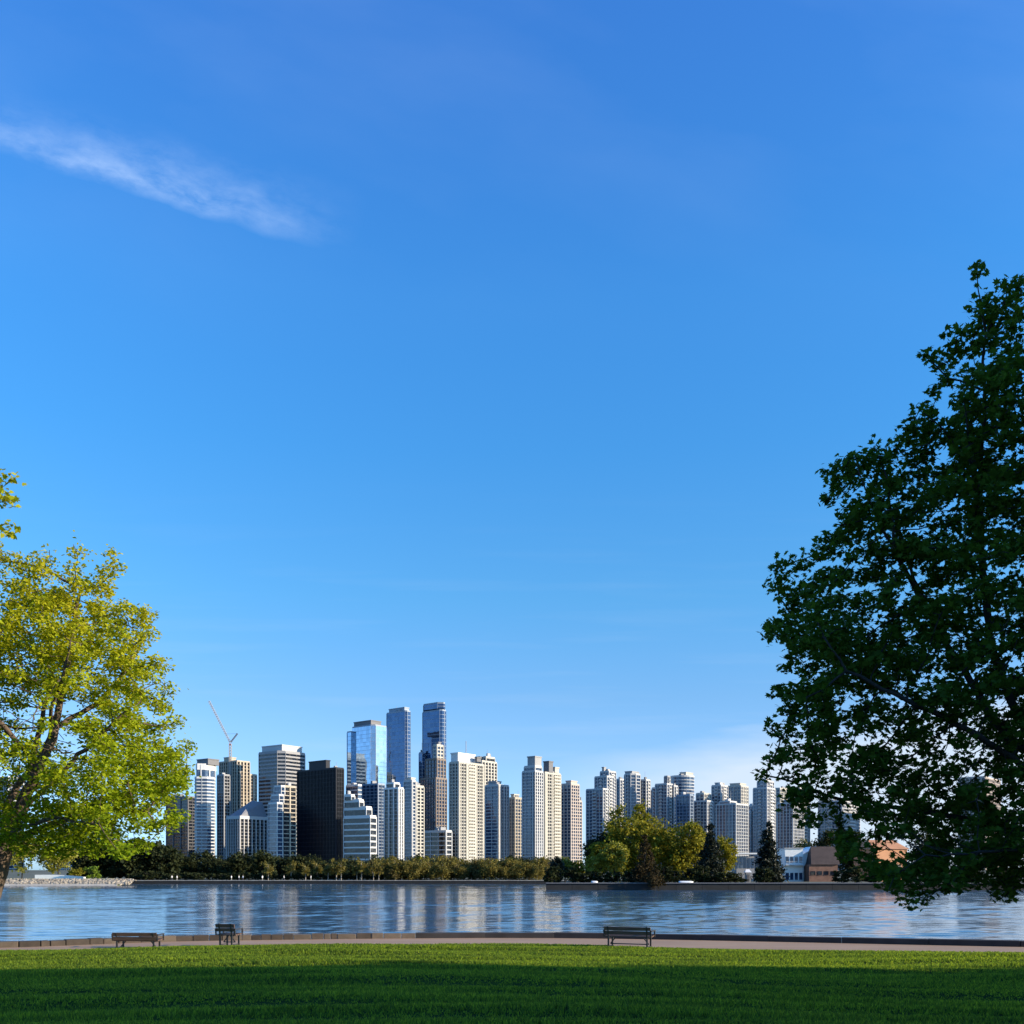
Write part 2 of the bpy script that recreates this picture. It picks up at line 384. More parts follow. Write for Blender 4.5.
def build_sky():
    w = bpy.data.worlds.new('World'); SC.world = w; w.use_nodes = True; nt = w.node_tree
    sk = N(nt, 'ShaderNodeTexSky', sky_type='NISHITA'); sk.sun_disc = False; sk.sun_elevation = R(SUN_EL); sk.sun_rotation = R(SUN_AZ)
    sk.air_density = 1.0; sk.dust_density = .6; sk.ozone_density = 2.0
    hs = N(nt, 'ShaderNodeHueSaturation'); hs.inputs['Saturation'].default_value = 1.0; L(nt, sk.outputs[0], hs.inputs['Color'])
    d = N(nt, 'ShaderNodeTexCoord').outputs['Generated']; sp = N(nt, 'ShaderNodeSeparateXYZ'); L(nt, d, sp.inputs[0])
    x, y, z = sp.outputs
    G_ = [(0.0, (.62, 1.0, 1.9)), (.03, (.66, 1.08, 2.1)), (.07, (.58, .88, 1.5)), (.108, (.60, .83, 1.25)), (.165, (.54, .83, 1.18)), (.256, (.42, .92, 1.27)), (.38, (.335, .98, 1.47)), (.487, (.34, 1.04, 1.64)), (.646, (.37, 1.0, 1.80)), (1, (.40, 1.0, 1.8))]
    gain = ramp(nt, z, [(p, tuple(c / 3 for c in g)) for p, g in G_])
    g3 = N(nt, 'ShaderNodeVectorMath', operation='SCALE'); L(nt, gain, g3.inputs[0]); g3.inputs['Scale'].default_value = 3; gain = g3.outputs[0]
    mul = N(nt, 'ShaderNodeMix', data_type='RGBA', blend_type='MULTIPLY'); mul.inputs['Factor'].default_value = 1
    L(nt, hs.outputs[0], mul.inputs[6]); L(nt, gain, mul.inputs[7])
    # cirrus: positions on the sky in gnomonic direction coordinates u = x/y, v = z/y (looking +Y)
    ys = math_node(nt, 'MAXIMUM', y, .05); u = math_node(nt, 'DIVIDE', x, ys); v = math_node(nt, 'DIVIDE', z, ys)
    front = math_node(nt, 'MULTIPLY', math_node(nt, 'SUBTRACT', y, .1), 8, True)
    cb = N(nt, 'ShaderNodeCombineXYZ'); L(nt, u, cb.inputs[0]); L(nt, v, cb.inputs[1]); uv = cb.outputs[0]
    warp = noise(nt, uv, 7, 4); wv = math_node(nt, 'MULTIPLY', math_node(nt, 'SUBTRACT', warp.outputs[0], .5), .045)
    # rotate so that s runs along the streak
    du = math_node(nt, 'ADD', u, .345); dv = math_node(nt, 'SUBTRACT', v, .662)
    s = math_node(nt, 'ADD', math_node(nt, 'MULTIPLY', du, .955), math_node(nt, 'MULTIPLY', dv, -.297))
    t = math_node(nt, 'ADD', math_node(nt, 'MULTIPLY', du, .297), math_node(nt, 'MULTIPLY', dv, .955))
    t = math_node(nt, 'ADD', t, wv)
    t = math_node(nt, 'SUBTRACT', t, math_node(nt, 'MULTIPLY', math_node(nt, 'MULTIPLY', s, s), .10))
    c2 = N(nt, 'ShaderNodeCombineXYZ'); L(nt, s, c2.inputs[0]); L(nt, t, c2.inputs[1]); st = c2.outputs[0]
    low = math_node(nt, 'MULTIPLY', math_node(nt, 'ADD', t, .012), 55, True)             # sharp lower edge
    hi = math_node(nt, 'SUBTRACT', 1, math_node(nt, 'MULTIPLY', math_node(nt, 'ADD', t, .0), 14), True)
    hi = math_node(nt, 'POWER', hi, 2.0)
    along = math_node(nt, 'MULTIPLY', math_node(nt, 'SUBTRACT', .20, s), 6, True)
    al2 = math_node(nt, 'MULTIPLY', math_node(nt, 'ADD', s, .34), 3.2, True)
    fib = noise(nt, scalev(nt, st, (1, 2.4, 1)), 13, 8, .62)
    fb = math_node(nt, 'MULTIPLY', math_node(nt, 'SUBTRACT', fib.outputs[0], .33), 2.4, True)
    m = math_node(nt, 'MULTIPLY', math_node(nt, 'MULTIPLY', low, hi), math_node(nt, 'MULTIPLY', along, al2))
    m = math_node(nt, 'MULTIPLY', math_node(nt, 'MULTIPLY', m, fb), .72)
    # broad faint veil above the streak and over the upper left
    vn = noise(nt, scalev(nt, st, (1, 2.6, 1)), 2.2, 5, .5)
    vm = math_node(nt, 'MULTIPLY', math_node(nt, 'SUBTRACT', vn.outputs[0], .42), 1.1, True)
    vl = math_node(nt, 'MULTIPLY', math_node(nt, 'SUBTRACT', v, .50), 3.5, True)
    m = math_node(nt, 'MAXIMUM', m, math_node(nt, 'MULTIPLY', math_node(nt, 'MULTIPLY', vm, vl), .20))
    # low pale bank near the horizon, to the right of the towers
    bn = noise(nt, scalev(nt, uv, (1, 5, 1)), 7, 5, .5)
    bt = math_node(nt, 'ADD', v, math_node(nt, 'MULTIPLY', math_node(nt, 'SUBTRACT', bn.outputs[0], .5), .05))
    # top edge of the bank rises to the right
    top = math_node(nt, 'ADD', math_node(nt, 'MULTIPLY', u, .165), .103)
    bk = math_node(nt, 'MULTIPLY', math_node(nt, 'SUBTRACT', top, bt), 26, True)
    bu = math_node(nt, 'MULTIPLY', math_node(nt, 'ADD', u, .02), 4.5, True)
    bank = math_node(nt, 'MULTIPLY', math_node(nt, 'MULTIPLY', bk, bu), .88)
    streak = noise(nt, scalev(nt, uv, (1, 14, 1)), 4, 4, .5)
    sm = math_node(nt, 'MULTIPLY', math_node(nt, 'MULTIPLY', math_node(nt, 'SUBTRACT', streak.outputs[0], .52), 1.2, True), math_node(nt, 'SUBTRACT', 1, math_node(nt, 'MULTIPLY', v, 2.6), True))
    bank = math_node(nt, 'MAXIMUM', bank, math_node(nt, 'MULTIPLY', sm, .5))
    m = math_node(nt, 'MULTIPLY', m, front); bank = math_node(nt, 'MULTIPLY', bank, front)
    mx = N(nt, 'ShaderNodeMix', data_type='RGBA'); L(nt, m, mx.inputs['Factor']); L(nt, mul.outputs[2], mx.inputs[6]); mx.inputs[7].default_value = (3.6, 4.6, 6.2, 1)
    mx2 = N(nt, 'ShaderNodeMix', data_type='RGBA'); L(nt, bank, mx2.inputs['Factor']); L(nt, mx.outputs[2], mx2.inputs[6]); mx2.inputs[7].default_value = (3.7, 4.3, 5.1, 1)
    bg = nt.nodes['Background']; L(nt, mx2.outputs[2], bg.inputs[0]); bg.inputs[1].default_value = .1
build_sky()
sun = bpy.data.lights.new('sun', 'SUN'); so = bpy.data.objects.new('sun', sun); COL.objects.link(so)
sun.energy = 4.2; sun.angle = R(.5); sun.color = (1, .84, .62)
so.rotation_euler = (R(90 - SUN_EL), 0, R(180 - SUN_AZ)); so.location = (60, -20, 40)
SC.view_settings.view_transform = 'Standard'; SC.view_settings.look = 'None'; SC.view_settings.exposure = 1.0; SC.view_settings.gamma = 1
SC.view_settings.use_curve_mapping = False

# ------------------------------------------------------------------ setting: lawn, path, seawall, water
GX = [-70, -45, -26, -17.3, -15.2, -13.7, -12.2, -9.7, -5, 0, 3.1, 5.4, 9.5, 16.7, 26, 45, 70]
GY = [27, 30, 33, 34.2, 34.5, 35.3, 36.0, 36.4, 37.0, 37.3, 36.6, 35.4, 34.2, 33.4, 32.2, 30.5, 28.5]
CX = [-70, -45, -26, -17.7, -16.3, -14.8, -13.4, -10.6, -5, 0, 3.5, 6.2, 10.9, 18, 26, 45, 70]
CY = [29, 32, 34.4, 36.0, 37.0, 38.1, 39.2, 39.9, 41.0, 41.4, 41.0, 40.3, 38.8, 36.4, 34.6, 32, 30]
from numpy import interp
def smooth_fn(xs, ys):
    xx = np.linspace(-70, 70, 1401); yy = np.interp(xx, xs, ys); k = np.hanning(41); k /= k.sum()
    yy = np.convolve(np.pad(yy, 20, mode='edge'), k, 'valid')
    return lambda x: float(np.interp(x, xx, yy))
gy = smooth_fn(GX, GY); cy = smooth_fn(CX, CY)
PATHZ = 1.7
def grass_z(x, y):
    e = gy(x); d = e - y
    base = PATHZ + .03 + .0315 * max(0, d)
    w = min(1, max(0, d / 3.0))
    und = .06 * sin(x * .31 + y * .12) + .04 * sin(x * .12 - y * .55 + 1) + .025 * sin(y * 1.35 + .25 * x) + .03 * sin(y * 2.3 - .4 * x) + .03 * sin(y * 3.6 + .22 * x + 2)
    return base + und * w
def strip(name, fa, fb, z, xs, mat, rows=1):
    mb = MB(); n = len(xs); vs = []
    for r in range(rows + 1):
        for x in xs:
            a, b = fa(x), fb(x); yv = a + (b - a) * r / rows; vs.append((x, yv, z(x, yv) if callable(z) else z))
    fs = [(r * n + i, r * n + i + 1, (r + 1) * n + i + 1, (r + 1) * n + i) for r in range(rows) for i in range(n - 1)]
    mb.add(vs, fs); return mb.build(name, mat)
xs = np.linspace(-70, 70, 281)
lawn = tag(strip('lawn', lambda x: -40, lambda x: gy(x) + .0, grass_z, xs, 'lawn', 150), kind='structure')
path = tag(strip('path', lambda x: gy(x) - .5, lambda x: cy(x) + .25, PATHZ, xs, 'path', 6), kind='structure')
# near ground under everything on this side
mb = MB(); pl = [(x, cy(x) + .3) for x in np.linspace(-70, 70, 141)]
mb.add([(-70, -60, -1), (70, -60, -1)] , [])
vs = [(x, y, 1.0) for x, y in pl] + [(x, y, -2.5) for x, y in pl] + [(x, -42, 1.0) for x, y in pl]; n = len(pl)
fs = [(i, i + 1, n + i + 1, n + i) for i in range(n - 1)] + [(i, 2 * n + i, 2 * n + i + 1, i + 1) for i in range(n - 1)]
mb = MB(); mb.add(vs, fs); tag(mb.build('ground', 'quay'), kind='structure')

# the low stone kerb of the near seawall: single blocks with open joints
mb = MB(); x = -69.0; mb2 = MB()
while x < 69:
    left = x < -4
    wlen = random.uniform(.25, .75) if left else random.uniform(2.2, 3.2); x1 = x + wlen
    ya, yb = cy(x), cy(x1); tt = math.atan2(yb - ya, x1 - x); h = .23 + random.uniform(-.006, .006); j = random.uniform(-.006, .006)
    if left: h += random.uniform(-.02, .012); j += random.uniform(-.012, .012)
    (mb2 if left else mb).box(((x + x1) / 2, (ya + yb) / 2 + .22 + j, PATHZ - .02 + h / 2), (wlen / cos(tt) - (.018 if left else .008), .44, h), tt); x = x1
root = empty('seawall', (0, 41, PATHZ), 'low dark stone kerb wall along the water side of the near path', 'seawall')
for m_, nm, mt in ((mb, 'kerb_stones', 'kerbshade'), (mb2, 'rough_stones', 'seastone')):
    m_.v = [(a, b - 41, c - PATHZ) for a, b, c in m_.v]; o = m_.build(nm, mt, root); bv = o.modifiers.new('b', 'BEVEL'); bv.width = .02; bv.segments = 2

mb = MB(); mb.add([(-6000, -200, -.3), (6000, -200, -.3), (6000, 9000, -.3), (-6000, 9000, -.3)], [(0, 1, 2, 3)]); tag(mb.build('water', 'water'), kind='structure')
def waves():
    """the visible bay as a real heightfield of wind ripples"""
    r = np.random.default_rng(3); ny, nx = 1000, 460
    Yr = np.linspace(39, 353, ny); U = np.linspace(-1, 1, nx); Yg = np.repeat(Yr[:, None], nx, 1); Xg = U[None, :] * (.56 * Yg + 14)
    Z = np.zeros_like(Yg)
    for k in range(46):
        lam = 1.0 * 2.8 ** r.random(); th = r.normal() * .30; kk = 2 * pi / lam; a = .0072 * lam / (2 * pi)
        Z += a * np.sin(kk * (np.sin(th) * Xg + np.cos(th) * Yg) + r.uniform(0, 2 * pi))
    calm = np.zeros_like(Yg)
    for k in range(9):
        calm += np.sin(Xg * r.normal() * .018 + Yg * r.normal() * .075 + r.uniform(0, 6.28))
    Z *= np.clip(.95 + .20 * calm, .35, 1.5)
    v = np.stack([Xg, Yg, Z], 2).reshape(-1, 3); i = np.arange(ny - 1)[:, None] * nx + np.arange(nx - 1)[None, :]
    q = np.stack([i, i + 1, i + nx + 1, i + nx], 2).reshape(-1)
    tag(link_mesh('water', np_mesh('water', v, q, np.full((ny - 1) * (nx - 1), 4), 'water', True)), kind='structure')
waves()

# ---- far land
QY = 346.0
def shore(name, poly, z, mat, skirt=-1.0):
    mb = MB(); mb.prism(poly, skirt, z); return tag(mb.build(name, mat), kind='structure')
shore('far_land', [(-5000, QY + 6), (5000, QY + 6), (5000, 9000), (-5000, 9000)], 1.2, 'farland')
# rising city ground behind the trees
mb = MB(); mb.add([(-5000, 420, 1.25), (5000, 420, 1.25), (5000, 700, 5), (-5000, 700, 5), (5000, 9000, 6), (-5000, 9000, 6)], [(0, 1, 2, 3), (3, 2, 4, 5)]); tag(mb.build('city_ground', 'farland'), kind='structure')
# far quay wall with pale walkway edge
def wall_run(name, label, x0, x1, y, z1, mat, edge=None, t=1.2):
    root = empty(name, ((x0 + x1) / 2, y, 0), label, 'seawall'); cx = (x0 + x1) / 2
    mb = MB(); x = x0
    while x < x1 - .1:
        xe = min(x + 6, x1); mb.box(((x + xe) / 2 - cx, t / 2, (z1 - 1) / 2), (xe - x - .06, t, z1 + 1)); x = xe
    mb.build('wall_face', mat, root)
    mb = MB(); mb.box((0, t / 2 + .3, z1 + .10), (x1 - x0, t + 1.2, .2)); mb.build('coping', edge or 'concrete', root)
    return root
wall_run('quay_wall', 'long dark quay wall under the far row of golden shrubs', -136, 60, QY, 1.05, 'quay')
# right promontory
PY0 = 236.0
prom = [(PX(547, PY0), PY0 + 1.3), (PX(1200, PY0) + 40, PY0 + 1.3), (PX(1200, PY0) + 90, QY + 5), (PX(545, QY) + 16, QY + 5), (PX(547, PY0 + 40) + 4, PY0 + 40)]
shore('promontory', prom, 1.45, 'farland')
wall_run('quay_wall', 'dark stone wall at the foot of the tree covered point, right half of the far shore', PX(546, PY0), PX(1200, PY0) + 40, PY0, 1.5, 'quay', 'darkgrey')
# left beach with pale riprap, light promenade, grassy mound
LY = 308.0
def left_shore():
    x0, x1 = PX(-420, LY), PX(122, LY)
    shore('left_shore', [(x0, LY + 7), (x1 - 6, LY + 7), (x1 - 9, LY + 22), ((x1 - 9) * (QY + 8) / (LY + 22) - 3, QY + 8), (x0, QY + 8)], 1.9, 'bankgrass')
    mb = MB(); mb.add([(x0, LY - 2.5, -.15), (x1, LY - 2.5, -.15), (x1 - 3, LY + 1.5, .55), (x0, LY + 1.5, .55)], [(0, 1, 2, 3)]); tag(mb.build('beach', 'palesand'), kind='structure')
    # riprap stones: uncountable rubble
    m = 4200; xs_ = rng.uniform(x0 + 60, x1 + 10, m); ys_ = rng.uniform(0, 6, m); s = rng.uniform(.25, .62, m)
    z = .35 + ys_ * .26; keep = xs_ < x1 - 1 - .4 * ys_ * rng.random(m) + 4 * rng.random(m)
    v = np.array([(-.5, -.5, -.4), (.5, -.45, -.4), (.45, .5, -.4), (-.5, .5, -.4), (-.35, -.4, .4), (.4, -.3, .35), (.3, .35, .45), (-.3, .3, .4)])
    f = [(0, 1, 5, 4), (1, 2, 6, 5), (2, 3, 7, 6), (3, 0, 4, 7), (4, 5, 6, 7)]
    pts = np.stack([xs_, LY + 1 + ys_, z], 1)[keep]; s = s[keep]; n = len(pts)
    a = rng.uniform(0, 6.28, n); ca, sa = np.cos(a), np.sin(a); jit = rng.normal(size=(n, 8, 3)) * .10
    vv = v[None] + jit; xx = vv[:, :, 0] * ca[:, None] - vv[:, :, 1] * sa[:, None]; yy = vv[:, :, 0] * sa[:, None] + vv[:, :, 1] * ca[:, None]
    vv = np.stack([xx * 1.2, yy, vv[:, :, 2]], 2) * s[:, None, None] + pts[:, None, :]
    idx = np.arange(n)[:, None] * 8; flat = np.concatenate([idx + np.array(q)[None] for q in f], 1).ravel()
    me = np_mesh('riprap', vv.reshape(-1, 3), flat, np.tile([4] * 5, n), 'rock'); tag(link_mesh('riprap', me), 'pale rubble stones along the left beach', None, None, 'stuff')
    # promenade slab
    mb = MB(); mb.prism([(x0, LY + 7.2), (x1 - 6, LY + 7.2), (x1 - 1, LY + 9), (x0, LY + 11)], 1.0, 2.02); tag(mb.build('promenade', 'palesand'), kind='structure')
    # long low pale ledge on the mound
    root = empty('ledge_wall', (PX(57, LY + 16), LY + 16, 1.9), 'long low pale ledge on the grassy bank behind the left beach', 'wall')
    mb = MB(); n = 24
    for i in range(n):
        t0, t1 = i / n, (i + 1) / n; xa, xb = -7 + 15 * t0, -7 + 15 * t1; q = lambda t: .75 * (1 - .9 * max(0, (t - .35) / .65) ** 1.5) + .55
        mb.add([(xa, 0, -.3), (xb, 0, -.3), (xb, 0, q(t1)), (xa, 0, q(t0)), (xa, 2.5, -.3), (xb, 2.5, -.3), (xb, 2.5, q(t1)), (xa, 2.5, q(t0))], [(0, 1, 2, 3), (3, 2, 6, 7), (4, 7, 6, 5), (0, 3, 7, 4), (1, 5, 6, 2)])
    mb.build('ledge_body', 'boatwhite', root)
left_shore()

# ------------------------------------------------------------------ towers
def quad_px(x0, xc, x1, Y, a):
    """rectangle seen corner-on: left face spans pixels x0..xc, right face xc..x1, near corner at depth Y"""
    a = R(a); Xc = PX(xc, Y); k0 = (x0 - 512) / F; k1 = (x1 - 512) / F
    t = (Xc - k0 * Y) / (cos(a) + k0 * sin(a)); s = (k1 * Y - Xc) / (sin(a) - k1 * cos(a))
    t = max(t, .5); s = max(min(s, 60), .5)
    A = (Xc, Y); Lp = (Xc - t * cos(a), Y + t * sin(a)); Rp = (Xc + s * sin(a), Y + s * cos(a))
    B = (Lp[0] + Rp[0] - A[0], Lp[1] + Rp[1] - A[1])
    return [Lp, A, Rp, B]
def inset(poly, d):
    """offset a convex polygon inwards by d"""
    n = len(poly); out = []; P_ = [np.array(p) for p in poly]
    for i in range(n):
        p, a, b = P_[i], P_[i - 1], P_[(i + 1) % n]
        e1 = (p - a) / (np.linalg.norm(p - a) + 1e-9); e2 = (b - p) / (np.linalg.norm(b - p) + 1e-9)
        n1 = np.array((-e1[1], e1[0])); n2 = np.array((-e2[1], e2[0])); m = n1 + n2; m = m / (np.linalg.norm(m) + 1e-9)
        k = d / max(.3, float(m @ n1)); out.append(tuple(p + m * k))
    return out
def chamfer(poly, c):
    out = []; n = len(poly); P_ = [np.array(p) for p in poly]
    for i in range(n):
        p, a, b = P_[i], P_[i - 1], P_[(i + 1) % n]
        la, lb = np.linalg.norm(a - p), np.linalg.norm(b - p); ca, cb = min(c, la * .4), min(c, lb * .4)
        out += [tuple(p + (a - p) / la * ca), tuple(p + (b - p) / lb * cb)]
    return out
def round_px(x0, x1, Y, n=28, flat=1.0):
    r = (x1 - x0) / 2 / F * Y; cx = PX((x0 + x1) / 2, Y)
    return [(cx + r * cos(2 * pi * i / n), Y + r + r * flat * sin(2 * pi * i / n)) for i in range(n)]

GB = 3.0    # city ground level under the towers
def volume(root, poly, z0, z1, wall='cream', gl='glass', fh=2.95, sf=.40, piers=None, cp=.9, par=1.0, depth=.30, bal=None, corner=True, solid=()):
    """one storey-built volume: frame (slabs, piers, parapet) and one glazing band per storey"""
    ox, oy, _ = root.location; pl = [(x - ox, y - oy) for x, y in poly]
    sf = sf * .70; cp = cp * .75
    nfl = max(1, int(round((z1 - z0 - par) / fh))); fh = (z1 - z0 - par) / nfl
    fr = MB(); hs = fh * sf
    for i in range(nfl): fr.prism(pl, z0 + (i + 1) * fh - hs, z0 + (i + 1) * fh)
    fr.prism(inset(pl, .12), z1 - par + .002, z1)
    n = len(pl); outp = inset(pl, -.14)
    for e in range(n):
        a = np.array(pl[e]); b = np.array(pl[(e + 1) % n]); ln = np.linalg.norm(b - a)
        if ln < .6: continue
        d = (b - a) / ln; ang = math.atan2(d[1], d[0]); nin = np.array((-d[1], d[0]))
        pr = piers.get(e, piers.get('all')) if piers else None
        spots = []
        if not corner and not pr: spots += [(.15, .3)]
        if corner and n <= 8: spots += [(cp / 2, cp), (ln - cp / 2, cp)]
        if pr:
            m = max(1, int(round(ln / pr[0])))
            spots += [(ln * k / m, pr[1] * .72) for k in range(1, m)]
        for (e_, f0, f1) in solid:
            if e_ == e: spots.append((ln * (f0 + f1) / 2, ln * (f1 - f0)))
        for (s, w) in spots:
            c = a + d * s + nin * (depth / 2 - .14); fr.box((c[0], c[1], (z0 + z1 - par) / 2 + .003), (w, depth + .28, z1 - z0 - par), ang)
    fr.build('facade_frame', wall, root)
    wb = MB(); wb.prism(inset(pl, depth), 0, fh - hs, False); me = wb.mesh('window_band', gl)
    for i in range(nfl):
        o = bpy.data.objects.new('window_band', me); o.location = (0, 0, z0 + i * fh); o.parent = root; COL.objects.link(o)
    if bal:
        for (e, f0, f1, dp) in bal:
            a = np.array(pl[e]); b = np.array(pl[(e + 1) % n]); ln = np.linalg.norm(b - a); d = (b - a) / ln; ang = math.atan2(d[1], d[0]); no = np.array((d[1], -d[0]))
            w = ln * (f1 - f0); c = a + d * ln * (f0 + f1) / 2 + no * (dp / 2 + .02)
            mb = MB(); mb.box((c[0], c[1], -.12), (w, dp, .22), ang)
            cf = c + no * (dp / 2 - .05); mb.box((cf[0], cf[1], .53), (w, .08, 1.04), ang)
            me2 = mb.mesh('balcony', wall)
            for i in range(1, nfl):
                o = bpy.data.objects.new('balcony', me2); o.location = (0, 0, z0 + i * fh); o.parent = root; COL.objects.link(o)
def roofbox(root, poly, z0, z1, mat, name='penthouse', lip=True):
    ox, oy, _ = root.location; pl = [(x - ox, y - oy) for x, y in poly]; mb = MB(); mb.prism(pl, z0 - .4, z1)
    if lip: mb.prism(inset(pl, -.35), z1 - .7, z1 + .15)
    mb.build(name, mat, root)
def tower(label, Y, a, vols, roofs=(), name='apartment_tower', cat='apartment tower', **st):
    v0 = vols[0]; xc = v0['x'][1] if 'x' in v0 else sum(v0['r']) / 2
    root = empty(name, (PX(xc, Y), Y, GB), label, cat)
    for v in vols:
        v = dict(v); Yv = Y + v.pop('dy', 0); av = v.pop('a', a); top = v.pop('top'); bot = v.pop('bot', None); ch = v.pop('ch', 0)
        if 'r' in v: poly = round_px(*v.pop('r'), Yv)
        else: poly = quad_px(*v.pop('x'), Yv, av)
        if ch: poly = chamfer(poly, ch)
        kw = dict(fh=max(2.3, 3.3 * Y / F)); kw.update(st); kw.update(v)
        z1 = PZ(top, Yv) - GB; z0 = (PZ(bot, Yv) - GB) if bot else -2.0
        volume(root, poly, z0, z1, **kw)
    for r in roofs:
        (x0, xc_, x1), yb, yt, mat = r[:4]; dy = r[4] if len(r) > 4 else 5; nm = r[5] if len(r) > 5 else 'penthouse'
        roofbox(root, quad_px(x0, xc_, x1, Y + dy, a), PZ(yb, Y + dy) - GB, PZ(yt, Y + dy) - GB, mat, nm)
    c = np.mean(np.array(poly), 0) - np.array((root.location.x, root.location.y)); r_ = random.Random(int(Y * 7 + xc))
    pv = [np.array(q_) - np.array((root.location.x, root.location.y)) for q_ in poly]; em = min(np.linalg.norm(pv[k] - c) for k in range(len(pv)))
    for k in range(r_.randint(1, 3)):
        mb = MB(); w = min(r_.uniform(2, 4.5), em * .4); h = r_.uniform(1.2, 2.6); q_ = c + (r_.choice(pv) - c) * r_.uniform(.0, .35); mb.box((q_[0], q_[1], z1 + h / 2 - .3), (w, w * .8, h + .5), R(a)); mb.build('roof_unit', r_.choice(['grey', 'lightgrey', 'darkgrey']), root)
    if r_.random() < .25:
        mb = MB(); q = c + (r_.choice(pv) - c) * .3; mb.bar((*q, z1 - 1), (*q, z1 + r_.uniform(5, 9)), .28, None, 6); mb.build('mast', 'grey', root)
    return root
def antenna(root, px, y0, y1, dy=8, w=.5):
    ox, Y, _ = root.location; mb = MB(); X = PX(px, Y + dy) - ox
    mb.bar((X, dy, PZ(y0, Y + dy) - GB - 1), (X, dy, PZ(y1, Y + dy) - GB), w, None, 6); mb.build('antenna', 'grey', root)

def build_towers():
    H = dict(all=(3.2, .5))
    # ---- far left, behind the yellow tree
    tower('pale blue glass tower seen through the yellow leaved tree at the left picture edge', 900, 40, [dict(x=(-14, 8, 24), top=776)], wall='lightgrey', gl='glassblue', piers={'all': (4, .5)}, sf=.35)
    tower('low pale block behind the yellow leaved tree, left of the dark slab tower', 880, 38, [dict(x=(58, 88, 112), top=820)], wall='white', piers={'all': (3.5, .8)}, sf=.45, name='apartment_block', cat='apartment block')
    tower('dark slab tower with one pale vertical strip beside the yellow leaves', 900, 34, [dict(x=(166, 188, 197), top=796)], wall='darkgrey', gl='glass', piers={0: (12, 1.4), 1: (4, .4)}, sf=.25, name='office_tower', cat='office tower')
    # striped white tower with rounded face
    t = tower('white striped tower with curved glass front and white crown, leftmost clear of the trees', 850, 36,
              [dict(x=(190, 201, 220), top=776, ch=6, piers={'all': (5.5, .35)}, corner=False), dict(x=(193, 200, 219), top=763, bot=776, ch=5, dy=1.5, fh=11, sf=.62, piers={'all': (4, 1.2)}, corner=False)],
              roofs=[((197, 208, 219), 764, 758.5, 'darkgrey', 6, 'roof_slab')], wall='white', gl='glassblue', sf=.42, fh=2.8)
    # concrete tower group behind
    tower('narrow dark striped tower squeezed between the white striped tower and the concrete fins', 905, 36, [dict(x=(217, 224, 230), top=774, piers={'all': (3, .4)})], wall='grey', sf=.3)
    tower('beige concrete tower with vertical fins standing under the crane', 960, 36, [dict(x=(219, 237, 250), top=760, piers={0: (3.2, 1.1), 1: (4, 2.2)}), dict(x=(237, 243, 257), top=773, dy=30, piers={'all': (4, 2.2)})],
          roofs=[((224, 230, 236), 761, 757, 'beige', 5)], wall='beige', sf=.22, depth=.6, name='office_tower', cat='office tower')
    # tall office slab with chamfered top
    tower('tall office tower with fine horizontal stripes and cut off corners, left of the black tower', 900, 36,
          [dict(x=(255, 281, 309), top=750, ch=5)], roofs=[((262, 282, 302), 750, 744.5, 'lightgrey', 5, 'parapet_crown')], wall='grey', gl='glass', sf=.62, fh=3.3, corner=False, name='office_tower', cat='office tower')
    # pavilion-roofed office block with fins
    root = tower('squat grey office block with sloping pyramid roof and long white vertical fins', 810, 36,
                 [dict(x=(226, 240, 268), top=815.5, piers={0: (3, .5), 1: (4.2, 1.0)}, depth=.9)], wall='lightgrey', gl='glass', sf=.12, par=2.4, name='office_block', cat='office block')
    pl = quad_px(229, 241, 267, 812, 36); ox, oy, _ = root.location; zc = PZ(815.5, 812) - GB; za = PZ(800, 820) - GB
    c = np.mean(np.array(pl), 0); ridge = [(c[0] + 3 - ox, c[1] - oy, za), (c[0] + 10 - ox, c[1] + 6 - oy, za - 1)]
    mb = MB(); mb.add([(x - ox, y - oy, zc) for x, y in pl] + ridge, [(0, 1, 4), (1, 2, 5, 4), (2, 3, 5), (3, 0, 4, 5)]); mb.build('roof', 'roofgrey', root)
    # stepped blue glass tower
    tower('blue glass tower with stepped sloping top and beige framed right side', 740, 36,
          [dict(x=(268, 277, 283), top=802), dict(x=(271, 279, 284), top=794, bot=803, dy=2), dict(x=(274, 281, 285), top=785, bot=795, dy=4),
           dict(x=(281, 284, 296), top=785, dy=9, wall='beige', gl='glass', piers={1: (5, 1.6)}, sf=.28)], wall='white', gl='glassblue', sf=.2, fh=3.1, corner=False)
    # black tower
    tower('black glass office tower with flat top and set back roof box', 800, 40, [dict(x=(297, 336, 344), top=767, piers={'all': (1.8, .25)})],
          roofs=[((309, 326, 330), 767.5, 760, 'blackclad', 8)], wall='blackclad', gl='glassblack', sf=.28, fh=3.4, depth=.12, name='office_tower', cat='office tower')
    tower('slim brown tower edge showing just right of the black tower', 880, 40, [dict(x=(330, 338, 343.5), top=767.5, piers={'all': (2.5, .6)})], wall='pink', sf=.4)
    # big mirror glass tower
    tower('wide bright mirror glass tower, shorter of the two blue towers left of the tallest', 900, 40,
          [dict(x=(350, 373, 389), top=724, ch=3), dict(x=(347, 351, 354), top=731, dy=14), dict(x=(346, 358, 362), top=784, dy=-20, wall='white', gl='glassblue', sf=.3)],
          roofs=[((354, 371, 381), 724, 720, 'darkgrey', 12, 'roof_crown')], wall='bluegrey', gl='glassmirror', sf=.07, fh=3.6, depth=.06, corner=False, piers={1: (30, .3)}, name='office_tower', cat='office tower')
